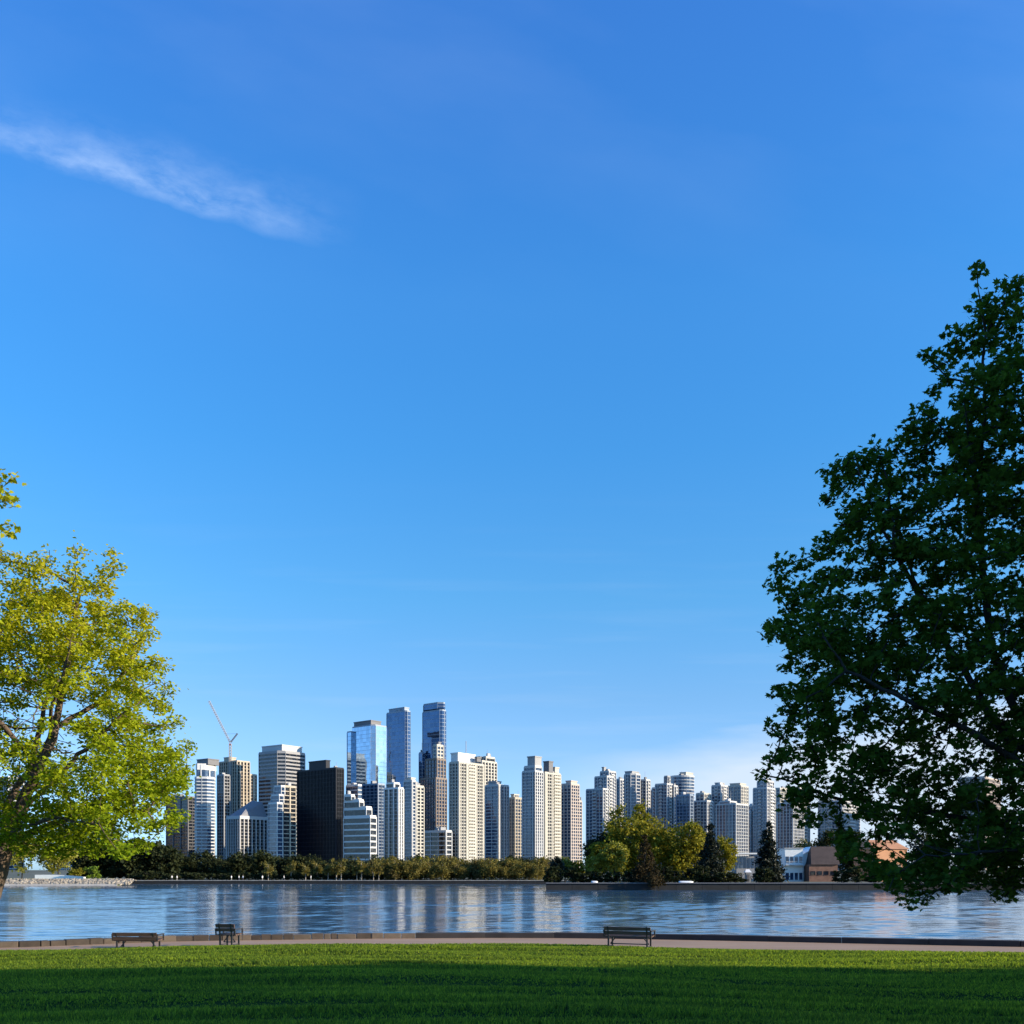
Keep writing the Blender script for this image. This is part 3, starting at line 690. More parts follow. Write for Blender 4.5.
    tower('navy glass tower with curved crown standing behind the wide mirror glass tower', 960, 40,
          [dict(x=(385.5, 406, 411.5), top=710, ch=1.5, solid=((4, .2, .8),))], roofs=[((389, 404.5, 409), 710.5, 707, 'bluegrey', 6, 'roof_crown')],
          wall='bluegrey', gl='glassnavy', sf=.14, fh=3.6, depth=.06, corner=False, name='office_tower', cat='office tower')
    tower('tallest tower of the skyline, navy glass with an eight sided cap', 930, 40,
          [dict(x=(421, 441, 447.5), top=709, ch=2), dict(x=(420.4, 440.6, 447.9), top=701.5, bot=708, dy=-.6, ch=4, sf=.3, fh=2.4), dict(x=(418.8, 422, 425), top=752, dy=8)],
          wall='bluegrey', gl='glassnavy', sf=.14, fh=3.6, depth=.06, corner=False, piers={3: (3, .6)}, name='office_tower', cat='office tower')
    tower('brown grey stone tower stepping up in front of the tallest navy tower', 885, 38,
          [dict(x=(420, 436, 447), top=777), dict(x=(425, 437, 446), top=758, bot=778, dy=4), dict(x=(433, 437, 443.5), top=744, bot=778, dy=7, wall='cream', sf=.5)],
          roofs=[((436, 438.5, 441), 744.5, 742, 'roofgrey', 9)], wall='brown', gl='glassblue', sf=.36, piers={0: (3.4, .6), 1: (3.4, 1.4)}, fh=3.1, name='office_tower', cat='office tower')
    tower('low wide block of even white stripes at the foot of the tallest tower', 690, 34, [dict(x=(423, 446, 452), top=830)], wall='lightgrey', gl='glass', sf=.3, piers={'all': (6, .4)}, fh=3.0, name='apartment_block', cat='apartment block')
    # stepped mid-rise with stripes
    tower('mid rise block with bold white stripes and terraced top right of the black tower', 625, 30,
          [dict(x=(343.5, 370, 376.5), top=815), dict(x=(343.8, 366, 372), top=806, bot=816, dy=2), dict(x=(344, 359, 364), top=799, bot=807, dy=4), dict(x=(344.2, 351, 355), top=794, bot=800, dy=6)],
          wall='white', gl='glass', sf=.36, fh=3.6, corner=False, name='office_block', cat='office block')
    tower('blue grey glass block behind the terraced striped mid rise', 830, 36, [dict(x=(362, 378, 385), top=783)], wall='bluegrey', gl='glassblue', sf=.3, piers={'all': (4, .3)}, name='office_block', cat='office block')
    tower('tower with dark glass and bright white vertical ribs, stepped roof and lit right edge', 645, 36,
          [dict(x=(384, 398.5, 403.8), top=787, piers={0: (4.4, 1.0), 1: (3, 1.6)}), dict(x=(386, 394, 400), top=782, bot=788, dy=3)], wall='white', gl='glass', sf=.12, depth=.5)
    tower('slim tower with banded glass centre and cream right wing full of small windows', 672, 36,
          [dict(x=(403.5, 412, 416), top=779.5, wall='lightgrey', gl='glassblue', sf=.35), dict(x=(412, 416.5, 424.2), top=785, dy=9, wall='cream', piers={1: (3.2, 1.5)}, sf=.45)], roofs=[((407, 411, 415), 780, 777.5, 'cream', 5)])
    # the cream apartment towers in the middle
    t = tower('broad cream apartment tower with rounded bays and white crown, centre of the skyline', 700, 38,
              [dict(x=(449, 459, 484), top=761, bal=[(1, .36, .62, .5)], solid=((1, .30, .35), (1, .64, .69)), piers={0: (3.0, .8), 1: (2.5, .7)})],
              roofs=[((451, 458, 475), 761, 752.5, 'white', 3), ((475, 477, 481), 761, 757, 'darkgrey', 12)], wall='cream', gl='glass', sf=.38, cp=1.6)
    antenna(t, 466, 752, 741)
    tower('cream tower with vertical wall strips rising right behind the broad centre tower', 830, 38,
          [dict(x=(474, 482, 497), top=760, piers={'all': (4.2, 1.7)}), dict(x=(483, 486, 495), top=756, bot=761, dy=4, wall='cream')], roofs=[((476, 480, 484), 760.5, 756.5, 'darkgrey', 5)], wall='cream', sf=.34)
    tower('blue banded apartment tower with bright cream right corner, right of the broad cream tower', 775, 38,
          [dict(x=(485, 498.5, 509), top=784, piers={0: (8, .4), 1: (3.4, 1.5)})], roofs=[((488, 496, 501), 784, 781, 'grey', 6)], wall='lightgrey', gl='glassblue', sf=.34, solid=((1, .0, .3),))
    tower('short narrow tower with pointed top in the gap of the cream towers', 840, 38, [dict(x=(509, 515, 523), top=797, piers={'all': (3.6, 1.0)})], roofs=[((511, 514, 519), 797, 794, 'cream', 3)], wall='beige', gl='glassblue', sf=.36)
    tower('grey apartment tower with tall roof box and two bright white vertical ribs', 752, 38,
          [dict(x=(522, 535, 543.5), top=770, piers={0: (4, .4), 1: (3, 1.3)}, solid=((0, .80, .88), (0, .94, 1.0))), dict(x=(524, 535, 542), top=765, bot=771, dy=2)],
          roofs=[((527.5, 535, 541.5), 765.5, 756, 'grey', 4)], wall='lightgrey', gl='glassblue', sf=.36)
    tower('cream apartment tower with dark roof box, between ribbed and pinkish towers', 768, 38,
          [dict(x=(541, 545, 561), top=771.5, bal=[(1, .55, .95, .6)], piers={1: (2.6, .6)}, solid=((1, .06, .16), (1, .44, .50)))], roofs=[((543.5, 549, 553), 772, 761, 'darkgrey', 4), ((553, 555, 559), 772, 767, 'cream', 12)], wall='cream', sf=.42, cp=1.4)
    tower('pinkish grey tower with dotted windows, last of the cream cluster beside the sky gap', 800, 38,
          [dict(x=(560.5, 571, 579.5), top=783, piers={'all': (3.3, 1.0)}), dict(x=(578, 579, 582), top=800, dy=12)], roofs=[((566, 571, 577), 783.5, 780.5, 'pink', 5)], wall='pink', gl='glassblue', sf=.38)
    # ---- right half: bluish more distant towers
    g = dict(wall='lightgrey', gl='glassblue', sf=.30, piers={0: (3.6, .7), 1: (3.6, 1.2)}, bal=[(0, .38, .62, .9), (1, .3, .7, .9)])
    t = tower('stepped grey tower with a small roof mast box, first right of the sky gap', 960, 38,
              [dict(x=(586, 603, 609), top=788), dict(x=(594.5, 607, 614), top=775.5, dy=8), dict(x=(600, 609, 616), top=770.5, dy=14)], roofs=[((602, 604, 606), 771, 767, 'grey', 18)], **g)
    tower('pale grey backdrop tower filling the gap left of the three stepped tower', 1150, 38, [dict(x=(648, 658, 666), top=794)], **g)
    tower('grey backdrop tower behind the short filler tower by the pointed conifer', 1130, 38, [dict(x=(742, 751, 760), top=805)], **g)
    tower('thin grey tower wedged behind the stepped grey tower', 1080, 38, [dict(x=(614, 620, 626), top=778.5)], **g)
    tower('grey tower with clipped corners and flat top above the yellow green trees', 1000, 38, [dict(x=(622, 634, 642.5), top=773, ch=4), dict(x=(640, 646, 650.5), top=779, dy=18)], roofs=[((625, 632, 639), 773.5, 771, 'grey', 5)], **g)
    tower('dark narrow tower low between two grey towers above the trees', 1050, 38, [dict(x=(648, 653, 657), top=790)], wall='darkgrey', gl='glassblue', sf=.3, piers={'all': (4, .5)})
    tower('grey tower climbing in three steps with a slim dark top block', 980, 38, [dict(x=(655, 667, 673), top=783), dict(x=(652, 656, 661), top=787, dy=6), dict(x=(664, 667.5, 670.5), top=775.5, bot=786, dy=8, wall='grey'), dict(x=(671, 674, 678), top=785, dy=6)], **g)
    tower('round fronted tower with wide lit top, tallest above the right hand trees', 1020, 38, [dict(r=(672, 696.5), top=775, corner=False, piers={'all': (5, .5)})], roofs=[((680, 686, 693), 775.5, 772, 'cream', 14)], wall='lightgrey', gl='glassblue', sf=.34)
    tower('low blue windowed tower standing before the round fronted tower', 930, 38, [dict(x=(676, 690, 693.5), top=794)], wall='bluegrey', gl='glassblue', sf=.28, piers={'all': (4, .5)})
    tower('broad low grey block with lit cream upper corner right of the round tower', 940, 38, [dict(x=(691, 707, 713.5), top=800), dict(x=(696, 704, 711), top=792.5, bot=801, dy=6, wall='cream')], **g)
    tower('twin topped tower, its left half with slim grey ribs', 960, 38, [dict(x=(711.5, 721, 728), top=784.5)], roofs=[((715, 720, 724.5), 785, 782.5, 'grey', 6)], **g)
    tower('tower with cream right edge right of the grey ribbed twin', 990, 38, [dict(x=(727, 741, 748.5), top=785, piers={0: (4, .8), 1: (4, 2.2)})], roofs=[((730, 740, 746), 785.5, 783, 'cream', 5)], wall='cream', gl='glassblue', sf=.34)
    tower('wide foreground tower of close white ribs behind the dark conifers', 860, 38, [dict(x=(716, 736, 748.5), top=803, piers={0: (3.0, .8), 1: (3.4, .8)}), dict(x=(719, 730, 737), top=800.5, bot=804, dy=5)], wall='lightgrey', gl='glassblue', sf=.2, depth=.5)
    tower('short grey filler tower in the gap behind the pointed dark conifer', 940, 38, [dict(x=(747, 751, 755), top=810.5)], **g)
    tower('tall grey tower with stacked roof blocks straight above the pointed dark conifer', 930, 38, [dict(x=(753, 767, 775.5), top=787, ), dict(x=(757, 767, 774), top=780, bot=788, dy=5)], roofs=[((760, 766, 771), 780.5, 778.5, 'grey', 9)], **g)
    tower('pale sunlit far tower peeping between grey towers beside the big dark maple', 1120, 38, [dict(x=(773, 780, 793), top=787.5)], wall='cream', gl='glassblue', sf=.45, piers={'all': (4, 1.4)})
    tower('blue ribbed tower whose right side is cut by the dark maple leaves', 880, 38, [dict(x=(777, 793, 804), top=802), dict(x=(783, 794, 801), top=799.5, bot=803, dy=5)], wall='lightgrey', gl='glassblue', sf=.2, piers={'all': (3.2, .8)}, depth=.5)
    tower('grey tower mostly hidden at the edge of the dark maple leaves', 1000, 38, [dict(x=(789, 800, 810), top=787.5)], **g)
    tower('pale tower glimpsed through the middle of the dark maple', 1000, 38, [dict(x=(818, 842, 860), top=800)], **g)
    tower('pink tower glimpsed through the dark maple near the right picture edge', 950, 38, [dict(x=(958, 985, 1008), top=776)], wall='pink', gl='glass', sf=.4, piers={'all': (3.6, 1.2)})
build_towers()

def crane():
    Y = 965; root = empty('tower_crane', (PX(230, Y), Y, GB), 'thin luffing tower crane with raised jib above the beige concrete tower', 'crane')
    q = lambda px, py: (PX(px, Y) - PX(230, Y), 0, PZ(py, Y) - GB)
    def lattice(a, b, w, ch, mat, nm, n):
        a, b = np.array(a, float), np.array(b, float); d = (b - a) / np.linalg.norm(b - a); u = np.array((0, 1., 0)); v = np.cross(d, u); mb = MB()
        cs = [(u * sx + v * sz) * w / 2 for sx, sz in ((-1, -1), (1, -1), (1, 1), (-1, 1))]
        for c in cs: mb.bar(a + c, b + c, ch)
        for k in range(n):
            p0, p1 = a + (b - a) * k / n, a + (b - a) * (k + 1) / n
            for i in range(4): mb.bar(p0 + cs[i], p1 + cs[(i + 1) % 4], ch * .6)
        mb.build(nm, mat, root)
    lattice(q(230.3, 870), q(230.3, 744), 1.8, .42, 'cranepaint', 'mast', 44)
    lattice(q(230.5, 743), q(209, 701), 1.3, .36, 'cranepaint', 'jib', 20)
    lattice(q(231, 742), q(237.5, 733.5), .9, .3, 'darkgrey', 'counter_jib', 6)
    mb = MB(); mb.box(q(230.3, 744.5), (1.5, 1.5, 1.6)); mb.build('cab', 'cranered', root)
    mb = MB(); mb.bar(q(237.5, 733.5), q(226, 734), .16); mb.build('stay', 'darkgrey', root)
crane()

# ------------------------------------------------------------------ small buildings on the point
def house(name, label, cat, px0, px1, Y, ytop, zb=1.45, mat='white', d=9):
    root = empty(name, (PX((px0 + px1) / 2, Y), Y, zb), label, cat); return root, PX(px1, Y) - PX(px0, Y), PZ(ytop, Y) - zb
def buildings_point():
    Y = 285.
    r, w, h = house('clubhouse', 'white two storey clubhouse with a balcony by the brown roofed shed', 'clubhouse', 786, 804, Y, 848.5)
    mb = MB(); hw = w / 2
    mb.box((0, 5, h * .5), (w, 8, h)); mb.build('wall', 'boatwhite', r)
    mb = MB(); mb.box((0, 5, h + .12), (w + .5, 8.6, .22)); mb.build('roof', 'lightgrey', r)
    for zz, hh in ((.25, 2.0), (h * .52 + .3, 1.7)):
        for k in range(4):
            f = MB(); xx = -hw + (k + .5) * w / 4; f.box((xx, .985, zz + hh / 2 + .2), (w / 4 - .35, .09, hh)); fo = f.build('window', 'glassblue', r)
            g = MB(); g.box((xx, .95, zz + .18), (w / 4 - .2, .14, .1)); g.build('sill', 'white', fo)
    mb = MB(); mb.box((0, .3, h * .5), (w + .3, 1.5, .18)); mb.build('balcony', 'white', r)
    mb = MB()
    for k in range(13): mb.box((-hw + k * w / 12, -.4, h * .5 + .55), (.07, .07, .95))
    mb.box((0, -.4, h * .5 + 1.02), (w + .2, .1, .09)); mb.build('railing', 'white', r)
    # gabled white wing
    r, w, h = house('gabled_hall', 'white wing with slanted gable between clubhouse and brick shed', 'hall', 804, 816.5, Y + 1, 851); hw = w / 2
    mb = MB(); y0, y1 = 1.2, 11; hl, hr = h * .86, h * 1.12
    mb.add([(-hw, y0, 0), (hw, y0, 0), (hw, y0, hr), (-hw, y0, hl), (-hw, y1, 0), (hw, y1, 0), (hw, y1, hr), (-hw, y1, hl)], [(0, 1, 2, 3), (5, 4, 7, 6), (1, 5, 6, 2), (4, 0, 3, 7)]); mb.build('wall', 'boatwhite', r)
    mb = MB(); t = math.atan2(hr - hl, w)
    mb.add([(-hw - .2, y0 - .4, hl - .05), (hw + .2, y0 - .4, hr + .02), (hw + .2, y1 + .3, hr + .02), (-hw - .2, y1 + .3, hl - .05), (-hw - .2, y0 - .4, hl + .25), (hw + .2, y0 - .4, hr + .3), (hw + .2, y1 + .3, hr + .3), (-hw - .2, y1 + .3, hl + .25)], [(0, 1, 5, 4), (1, 2, 6, 5), (2, 3, 7, 6), (3, 0, 4, 7), (4, 5, 6, 7), (3, 2, 1, 0)]); mb.build('roof', 'boatwhite', r)
    mb = MB(); mb.box((0.2, 1.16, h * .62), (.9, .1, 1.2)); mb.build('window', 'glass', r)
    mb = MB(); mb.box((-.3, 1.15, 1.05), (1.8, .1, 2.1)); mb.build('door', 'darkgrey', r)
    # brick shed with brown roof
    r, w, h = house('brick_shed', 'brown shingle roofed brick shed touching the dark maple leaves', 'shed', 809.5, 838, Y - 3, 864.5); hw = w / 2
    mb = MB(); mb.box((0, 4, h / 2), (w, 7.4, h)); mb.build('wall', 'brick', r)
    z2 = PZ(846.5, Y) - 1.45; mb = MB()
    mb.add([(-hw + .4, -.2, h), (hw + .5, -.2, h), (hw + .5, 4, z2), (-hw + 1.5, 4, z2), (hw + .5, 8.2, h), (-hw + .4, 8.2, h)], [(0, 1, 2, 3), (3, 2, 4, 5), (0, 3, 5), (1, 4, 2), (0, 5, 4, 1)]); mb.build('roof', 'shingle', r)
    for k in range(4):
        mb = MB(); mb.box((-hw + (k + .6) * w / 4.3, .27, h * .5), (1.2, .12, 1.1)); f = mb.build('window', 'glass', r)
        mb = MB(); mb.box((-hw + (k + .6) * w / 4.3, .24, h * .5 - .6), (1.4, .16, .09)); mb.build('sill', 'brick', f)
    # long pale roofed pavilion left of the conifer
    r, w, h = house('pavilion', 'grey glazed pavilion with thin pale roof left of the pointed conifer', 'pavilion', 735.5, 757, Y, 853.5); hw = w / 2
    mb = MB(); mb.box((0, 4, h * .45), (w - 1, 6, h * .9)); mb.build('wall', 'grey', r)
    mb = MB(); mb.box((.3, 4, h + .0), (w + .6, 8, .4)); mb.build('roof', 'boatwhite', r)
    for k in range(5):
        mb = MB(); mb.box((-hw + (k + .75) * w / 5.6, .97, h * .66), (w / 5.6 - .4, .12, h * .36)); mb.build('window', 'glassblue', r)
    # white hut
    r, w, h = house('hut', 'tiny white roofed hut at the foot of the pointed conifer', 'hut', 745.5, 751.5, 262., 870.5); hw = w / 2
    mb = MB(); mb.box((0, .9, h * .42), (w * .8, 1.5, h * .84)); mb.build('wall', 'grey', r)
    mb = MB(); mb.add([(-hw - .1, 0, h * .84), (hw + .1, 0, h * .84), (hw + .1, 1.9, h * .84), (-hw - .1, 1.9, h * .84), (-hw * .6, .95, h * 1.1), (hw * .6, .95, h * 1.1)], [(0, 1, 5, 4), (1, 2, 5), (2, 3, 4, 5), (3, 0, 4), (3, 2, 1, 0)]); mb.build('roof', 'boatwhite', r)
    mb = MB(); mb.box((0, .12, h * .38), (w * .4, .08, h * .6)); mb.build('door', 'darkgrey', r)
    # terracotta house seen through the maple
    r, w, h = house('terracotta_house', 'terracotta walled house glimpsed through gaps in the dark maple', 'house', 868, 908, 285., 849); hw = w / 2; r.rotation_euler = (0, 0, R(0))
    mb = MB(); mb.box((0, 6, h * .5), (w, 9, h), R(20)); mb.build('wall', 'terracotta', r)
    mb = MB(); zr = PZ(840, 291) - 1.45; c_, s_ = cos(R(20)), sin(R(20))
    rot = lambda x, y, z: (x * c_ - y * s_, 6 + x * s_ + y * c_, z)
    mb.add([rot(-hw - .4, -5, h), rot(hw + .4, -5, h), rot(hw + .4, 5, h), rot(-hw - .4, 5, h), rot(-hw * .8, 0, zr), rot(hw * .8, 0, zr)], [(0, 1, 5, 4), (1, 2, 5), (2, 3, 4, 5), (3, 0, 4), (3, 2, 1, 0)]); mb.build('roof', 'terracotta', r)
    for k in range(6):
        p = rot(-hw + (k + .5) * w / 6, -4.53, h * .45); mb = MB(); mb.box(p, (1.1, .12, 1.5), R(20)); mb.build('window', 'glass', r)
    # upturned dinghies on the wall
    def dinghy(px, L_, label):
        Y = PY0 + 2.0; root = empty('dinghy', (PX(px, Y), Y, 1.72), label, 'dinghy'); mb = MB(); n = 12; rows = []
        for i in range(n + 1):
            t = i / n; x = (t - .5) * L_; b = .62 * (1 - abs(2 * t - .9) ** 2.6) ** .5 if abs(2 * t - .9) < 1 else .02; b = max(b, .04)
            rows.append([(x, -b, 0), (x, -b * .8, .35), (x, 0, .62 * (.6 + .4 * min(1, b / .5))), (x, b * .8, .35), (x, b, 0)])
        vs = [p for r_ in rows for p in r_]; mb.add(vs, [(i * 5 + j, i * 5 + j + 1, (i + 1) * 5 + j + 1, (i + 1) * 5 + j) for i in range(n) for j in range(4)] + [(0, 1, 2, 3, 4), tuple(n * 5 + j for j in (4, 3, 2, 1, 0))])
        root.scale = (1, 1, .62); mb.build('hull', 'boatwhite', root, True)
        mb = MB(); mb.bar((-L_ * .45, 0, .60), (L_ * .42, 0, .60), .05); mb.build('keel', 'grey', root)
    dinghy(594.5, 1.5, 'small rounded white dinghy upturned on the wall left of the drooping brown tree')
    dinghy(686, 3.4, 'long white hull lying on the wall right of the drooping brown tree')
buildings_point()

# ------------------------------------------------------------------ trees of the far shores
def far_tree(name, label, cat, px, Y, ytop, ybot, hw, leaf, zb=1.3, n=2600, size=.55, shape='round', group=None, trunk='barkdark', clump=.2, shell=.5, trunk_r=.22):
    X = PX(px, Y); root = empty(name, (X, Y, zb), label, cat, group)
    zt = PZ(ytop, Y) - zb; z0 = max(.2, PZ(ybot, Y) - zb); w = hw / F * Y; h = zt - z0
    if shape == 'cone':
        blobs = []
        for k in range(7):
            f = k / 6; blobs.append((rng.normal() * w * .04, rng.normal() * w * .04, z0 + h * (.06 + .84 * f), w * (1.0 - .82 * f), w * (1.0 - .82 * f), h * .11))
    elif shape == 'column': blobs = [(rng.normal() * w * .15, 0, z0 + h * (.14 + .18 * k), w * (.95, 1, .85, .7, .42)[k], w * (.9, 1, .85, .7, .42)[k], h * .15) for k in range(5)]
    else:
        blobs = [(0, 0, z0 + h * .48, w * .72, w * .72, h * .46)]
        for k in range(7):
            a = k / 7 * 2 * pi + rng.random(); f = rng.uniform(.2, .78); blobs.append((cos(a) * w * .55, sin(a) * w * .55, z0 + h * f, w * .42, w * .42, h * .24))
    c = link_mesh('crown', leaves_mesh('crown', clump_points(blobs, n, clump, 30, shell), size, leaf, LEAF_CLUMP, .2, .5), root)
    ch = [([(0, 0, -.3), (w * .03, 0, z0 + h * .3), (-w * .02, 0, z0 + h * .8)], [trunk_r, trunk_r * .7, trunk_r * .2])]
    for k in range(6):
        a = rng.uniform(0, 6.28); f = rng.uniform(.1, .55); ch.append(([(w * .02, 0, z0 + h * f), (cos(a) * w * .35, sin(a) * w * .35, z0 + h * (f + .15)), (cos(a) * w * .7, sin(a) * w * .7, z0 + h * (f + .27))], [trunk_r * .45, trunk_r * .3, trunk_r * .1]))
    link_mesh('trunk', tube_mesh(ch, 'trunk', trunk), root)
    return root
def copy_tree(root, loc, s, rz, label=None):
    r = root.copy(); COL.objects.link(r); r.location = loc; r.scale = s; r.rotation_euler = (0, 0, rz)
    if label: r['label'] = label
    for ch in list(root.children):
        c = ch.copy(); COL.objects.link(c); c.parent = r
    return r

def far_vegetation():
    Y = 262.
    T = far_tree
    T('broad_tree', 'largest yellow green tree on the point, its wide crown in several lobes', 'tree', 636, Y + 14, 811, 884, 37, 'leaf_olive', 1.45, 13000, .48, clump=.15)
    T('broad_tree', 'tall narrow olive tree poking above the largest yellow green tree', 'tree', 640, Y + 22, 797, 850, 10, 'leaf_olive', 1.45, 2800, .48)
    T('broad_tree', 'slim olive tree on the left shoulder of the largest yellow green tree', 'tree', 617, Y + 24, 799, 870, 8, 'leaf_olive', 1.45, 2400, .48, clump=.24)
    T('broad_tree', 'dark olive tree low at the left end of the big yellow green trees', 'tree', 600, Y + 20, 826, 884, 17, 'leaf_dark', 1.45, 5500, .5)
    T('broad_tree', 'round yellow green tree right of the brown drooping conifer', 'tree', 686, Y + 10, 817, 884, 27, 'leaf_olive', 1.45, 10500, .48, clump=.15)
    T('broad_tree', 'olive tree half hidden behind the broad dark conifer', 'tree', 722, Y + 16, 832, 884, 14, 'leaf_olive', 1.45, 4600, .48)
    T('broad_tree', 'small bright yellow tree in front of the big olive crowns', 'tree', 614, Y - 4, 839, 882, 15, 'leaf_bright', 1.45, 6000, .40)
    T('broad_tree', 'olive tree filling the dip between the two largest yellow green crowns', 'tree', 664, Y + 24, 824, 884, 17, 'leaf_olive', 1.45, 5200, .48)
    T('broad_tree', 'lit olive tree in front of the dark olive tree, left of the big crowns', 'tree', 601, Y + 12, 838, 884, 13, 'leaf_olive', 1.45, 3800, .48)
    T('shrub', 'low bright yellow shrub left of the small bright yellow tree', 'shrub', 593, Y - 3, 853, 882, 10, 'leaf_bright', 1.45, 2200, .40)
    T('shrub', 'rounded lit shrub at the left end of the point', 'shrub', 565, Y + 2, 855, 882, 9, 'leaf_bright', 1.45, 2000, .40)
    T('shrub', 'pointed dark shrub at the left tip of the point', 'shrub', 555, Y - 2, 855.5, 884, 8, 'leaf_conifer', 1.45, 3400, .40, 'column')
    T('shrub', 'olive shrub between the lit rounded shrub and the low yellow shrub', 'shrub', 578, Y + 2, 859, 882, 8, 'leaf_olive', 1.45, 1900, .40)
    T('conifer', 'dark brownish conifer standing right at the water with drooping lower boughs', 'conifer', 645, PY0 + 5, 832, 890, 14, 'leaf_brown', 1.45, 5600, .34, 'cone', clump=.2)
    T('conifer', 'broad dark conifer between the round olive tree and the white hut', 'conifer', 711, Y - 12, 824, 886, 17, 'leaf_conifer', 1.45, 12000, .40, 'cone', clump=.17)
    T('conifer', 'pointed dark conifer left of the white clubhouse', 'conifer', 768.5, Y - 8, 821, 886, 16, 'leaf_conifer', 1.45, 12000, .40, 'cone', clump=.17)
    T('shrub', 'orange gold shrub showing over the white clubhouse roof', 'shrub', 803, 318., 836, 866, 14, 'leaf_gold', 1.45, 2600, .5)
    T('broad_tree', 'grey green tree above the brown shingle roof beside the maple leaves', 'tree', 824, 316., 828, 868, 11, 'leaf_dark', 1.45, 2600, .5, clump=.24)
    T('broad_tree', 'dark tree behind the maple left of the terracotta house', 'tree', 848, 300., 826, 878, 15, 'leaf_dark', 1.45, 4200, .5)
    T('broad_tree', 'dark tree behind the maple right of the terracotta house', 'tree', 930, 335., 822, 878, 22, 'leaf_dark', 1.45, 5500, .55)
    T('broad_tree', 'dark tree behind the maple at the right picture edge', 'tree', 1000, 338., 814, 878, 27, 'leaf_dark', 1.45, 6000, .55)
    # brown boughs leaning over the wall into the water
    T('shrub', 'bare brown shrub hanging over the dark wall down to the water', 'shrub', 655, PY0 - 1.0, 868, 893, 10, 'leaf_brown', .3, 1300, .34, clump=.3, trunk_r=.08)
    # dark hedge along the point wall
    proto = None
    for i, px in enumerate(np.arange(552, 1040, 15.5)):
        lab = 'low dark hedge bush in the row right behind the wall of the point'
        if proto is None: proto = T('hedge_bush', lab, 'hedge', px, PY0 + 7, 865, 884, 11, 'leaf_dark', 1.45, 1500, .4, group='low dark bushes behind the point wall'); p0 = proto
        elif not (742 < px < 756 or 783 < px < 846):
            r = copy_tree(p0, (PX(px, PY0 + 7) + rng.normal() * .6, PY0 + 7 + rng.uniform(-1, 3), 1.45), (rng.uniform(.9, 1.2), 1, rng.uniform(.55, 1.05)), rng.uniform(0, 6))
    # ---- far row of golden bare shrubs, px 330..545
    YY = QY + 14; G = 'golden budding shrubs lining the far quay'; lab = 'golden budding shrub in the long row along the far quay wall'
    protos = [T('golden_shrub', lab, 'shrub', 540 - 30 * k, YY, 857 - .7 * k, 882, 12, ('leaf_gold', 'leaf_gold', 'leaf_tan', 'leaf_gold')[k], 1.3, 2300, .40, group=G, trunk='barkpale', clump=.3, trunk_r=.10, shell=.3) for k in range(4)]
    for i, px in enumerate(np.arange(372, 548, 4.0)):
        p = protos[(i * 7) % 4]; s = rng.uniform(.7, 1.12)
        copy_tree(p, (PX(px, YY) + rng.normal() * .9, YY + rng.uniform(-7, 9), 1.2), (s * rng.uniform(.85, 1.2), s, s * rng.uniform(.72, 1.08)), rng.uniform(0, 6))
    # small pale stemmed trees at the left end of that row
    lab = 'small pale stemmed budding tree, loose among the dark trees left of the golden row'; G = 'pale stemmed saplings before the dark trees'
    sap = T('sapling', lab, 'tree', 328, YY - 8, 861, 876, 6, 'leaf_gold', 1.3, 700, .40, group=G, trunk='barkpale', clump=.3, trunk_r=.16)
    for px in (315, 337, 342, 357, 362, 374, 379, 388, 395, 268, 290, 306):
        s = rng.uniform(.75, 1.3); copy_tree(sap, (PX(px, YY - 8), YY - 8 + rng.uniform(-2, 4), 1.25), (s, s, s), rng.uniform(0, 6))
    T('broad_tree', 'yellow green tree rising highest in the golden row under the slim cream tower', 'tree', 378, YY + 10, 856, 878, 7, 'leaf_bright', 1.3, 1500, .42, trunk_r=.15)
    T('broad_tree', 'yellow green round tree at the start of the dense golden row', 'tree', 424, YY + 10, 856, 880, 8, 'leaf_olive', 1.3, 1800, .42, trunk_r=.15)
    # wooded band behind, the towers' shade put into its dark leaf colour
    G = 'dark trees in front of the office towers'; lab = 'dark tree with shade put into its leaf colour, in the row between far quay and office towers'
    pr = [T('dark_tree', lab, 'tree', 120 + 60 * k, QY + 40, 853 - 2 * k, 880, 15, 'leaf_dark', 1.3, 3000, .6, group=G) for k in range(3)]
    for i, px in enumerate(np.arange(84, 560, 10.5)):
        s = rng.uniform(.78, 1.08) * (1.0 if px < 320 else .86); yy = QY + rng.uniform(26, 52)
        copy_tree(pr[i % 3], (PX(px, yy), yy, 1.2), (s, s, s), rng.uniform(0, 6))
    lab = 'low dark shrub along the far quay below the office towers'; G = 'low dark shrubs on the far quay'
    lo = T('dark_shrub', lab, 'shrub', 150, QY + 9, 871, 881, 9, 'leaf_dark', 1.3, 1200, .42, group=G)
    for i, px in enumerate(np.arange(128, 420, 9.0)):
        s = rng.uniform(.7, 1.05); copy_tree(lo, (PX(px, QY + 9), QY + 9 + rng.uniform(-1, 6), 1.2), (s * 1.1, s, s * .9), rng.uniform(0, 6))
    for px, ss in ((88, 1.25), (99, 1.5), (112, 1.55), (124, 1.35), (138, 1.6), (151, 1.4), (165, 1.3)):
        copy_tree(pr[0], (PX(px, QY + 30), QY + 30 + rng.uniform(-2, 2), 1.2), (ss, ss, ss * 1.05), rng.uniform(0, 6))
    # behind the left beach
    T('broad_tree', 'sunlit yellow green tree behind the left beach near the trunk', 'tree', 22, LY + 26, 826, 872, 22, 'leaf_bright', 1.9, 4200, .5)
    T('broad_tree', 'sunlit yellow green tree behind the left beach left of the pale ledge end', 'tree', 58, LY + 28, 836, 872, 20, 'leaf_bright', 1.9, 4200, .5)
    T('shrub', 'bright green shrub at the right end of the grassy bank above the beach', 'shrub', 93, LY + 14, 866.5, 879, 9, 'leaf_shrub', 1.9, 1600, .36)
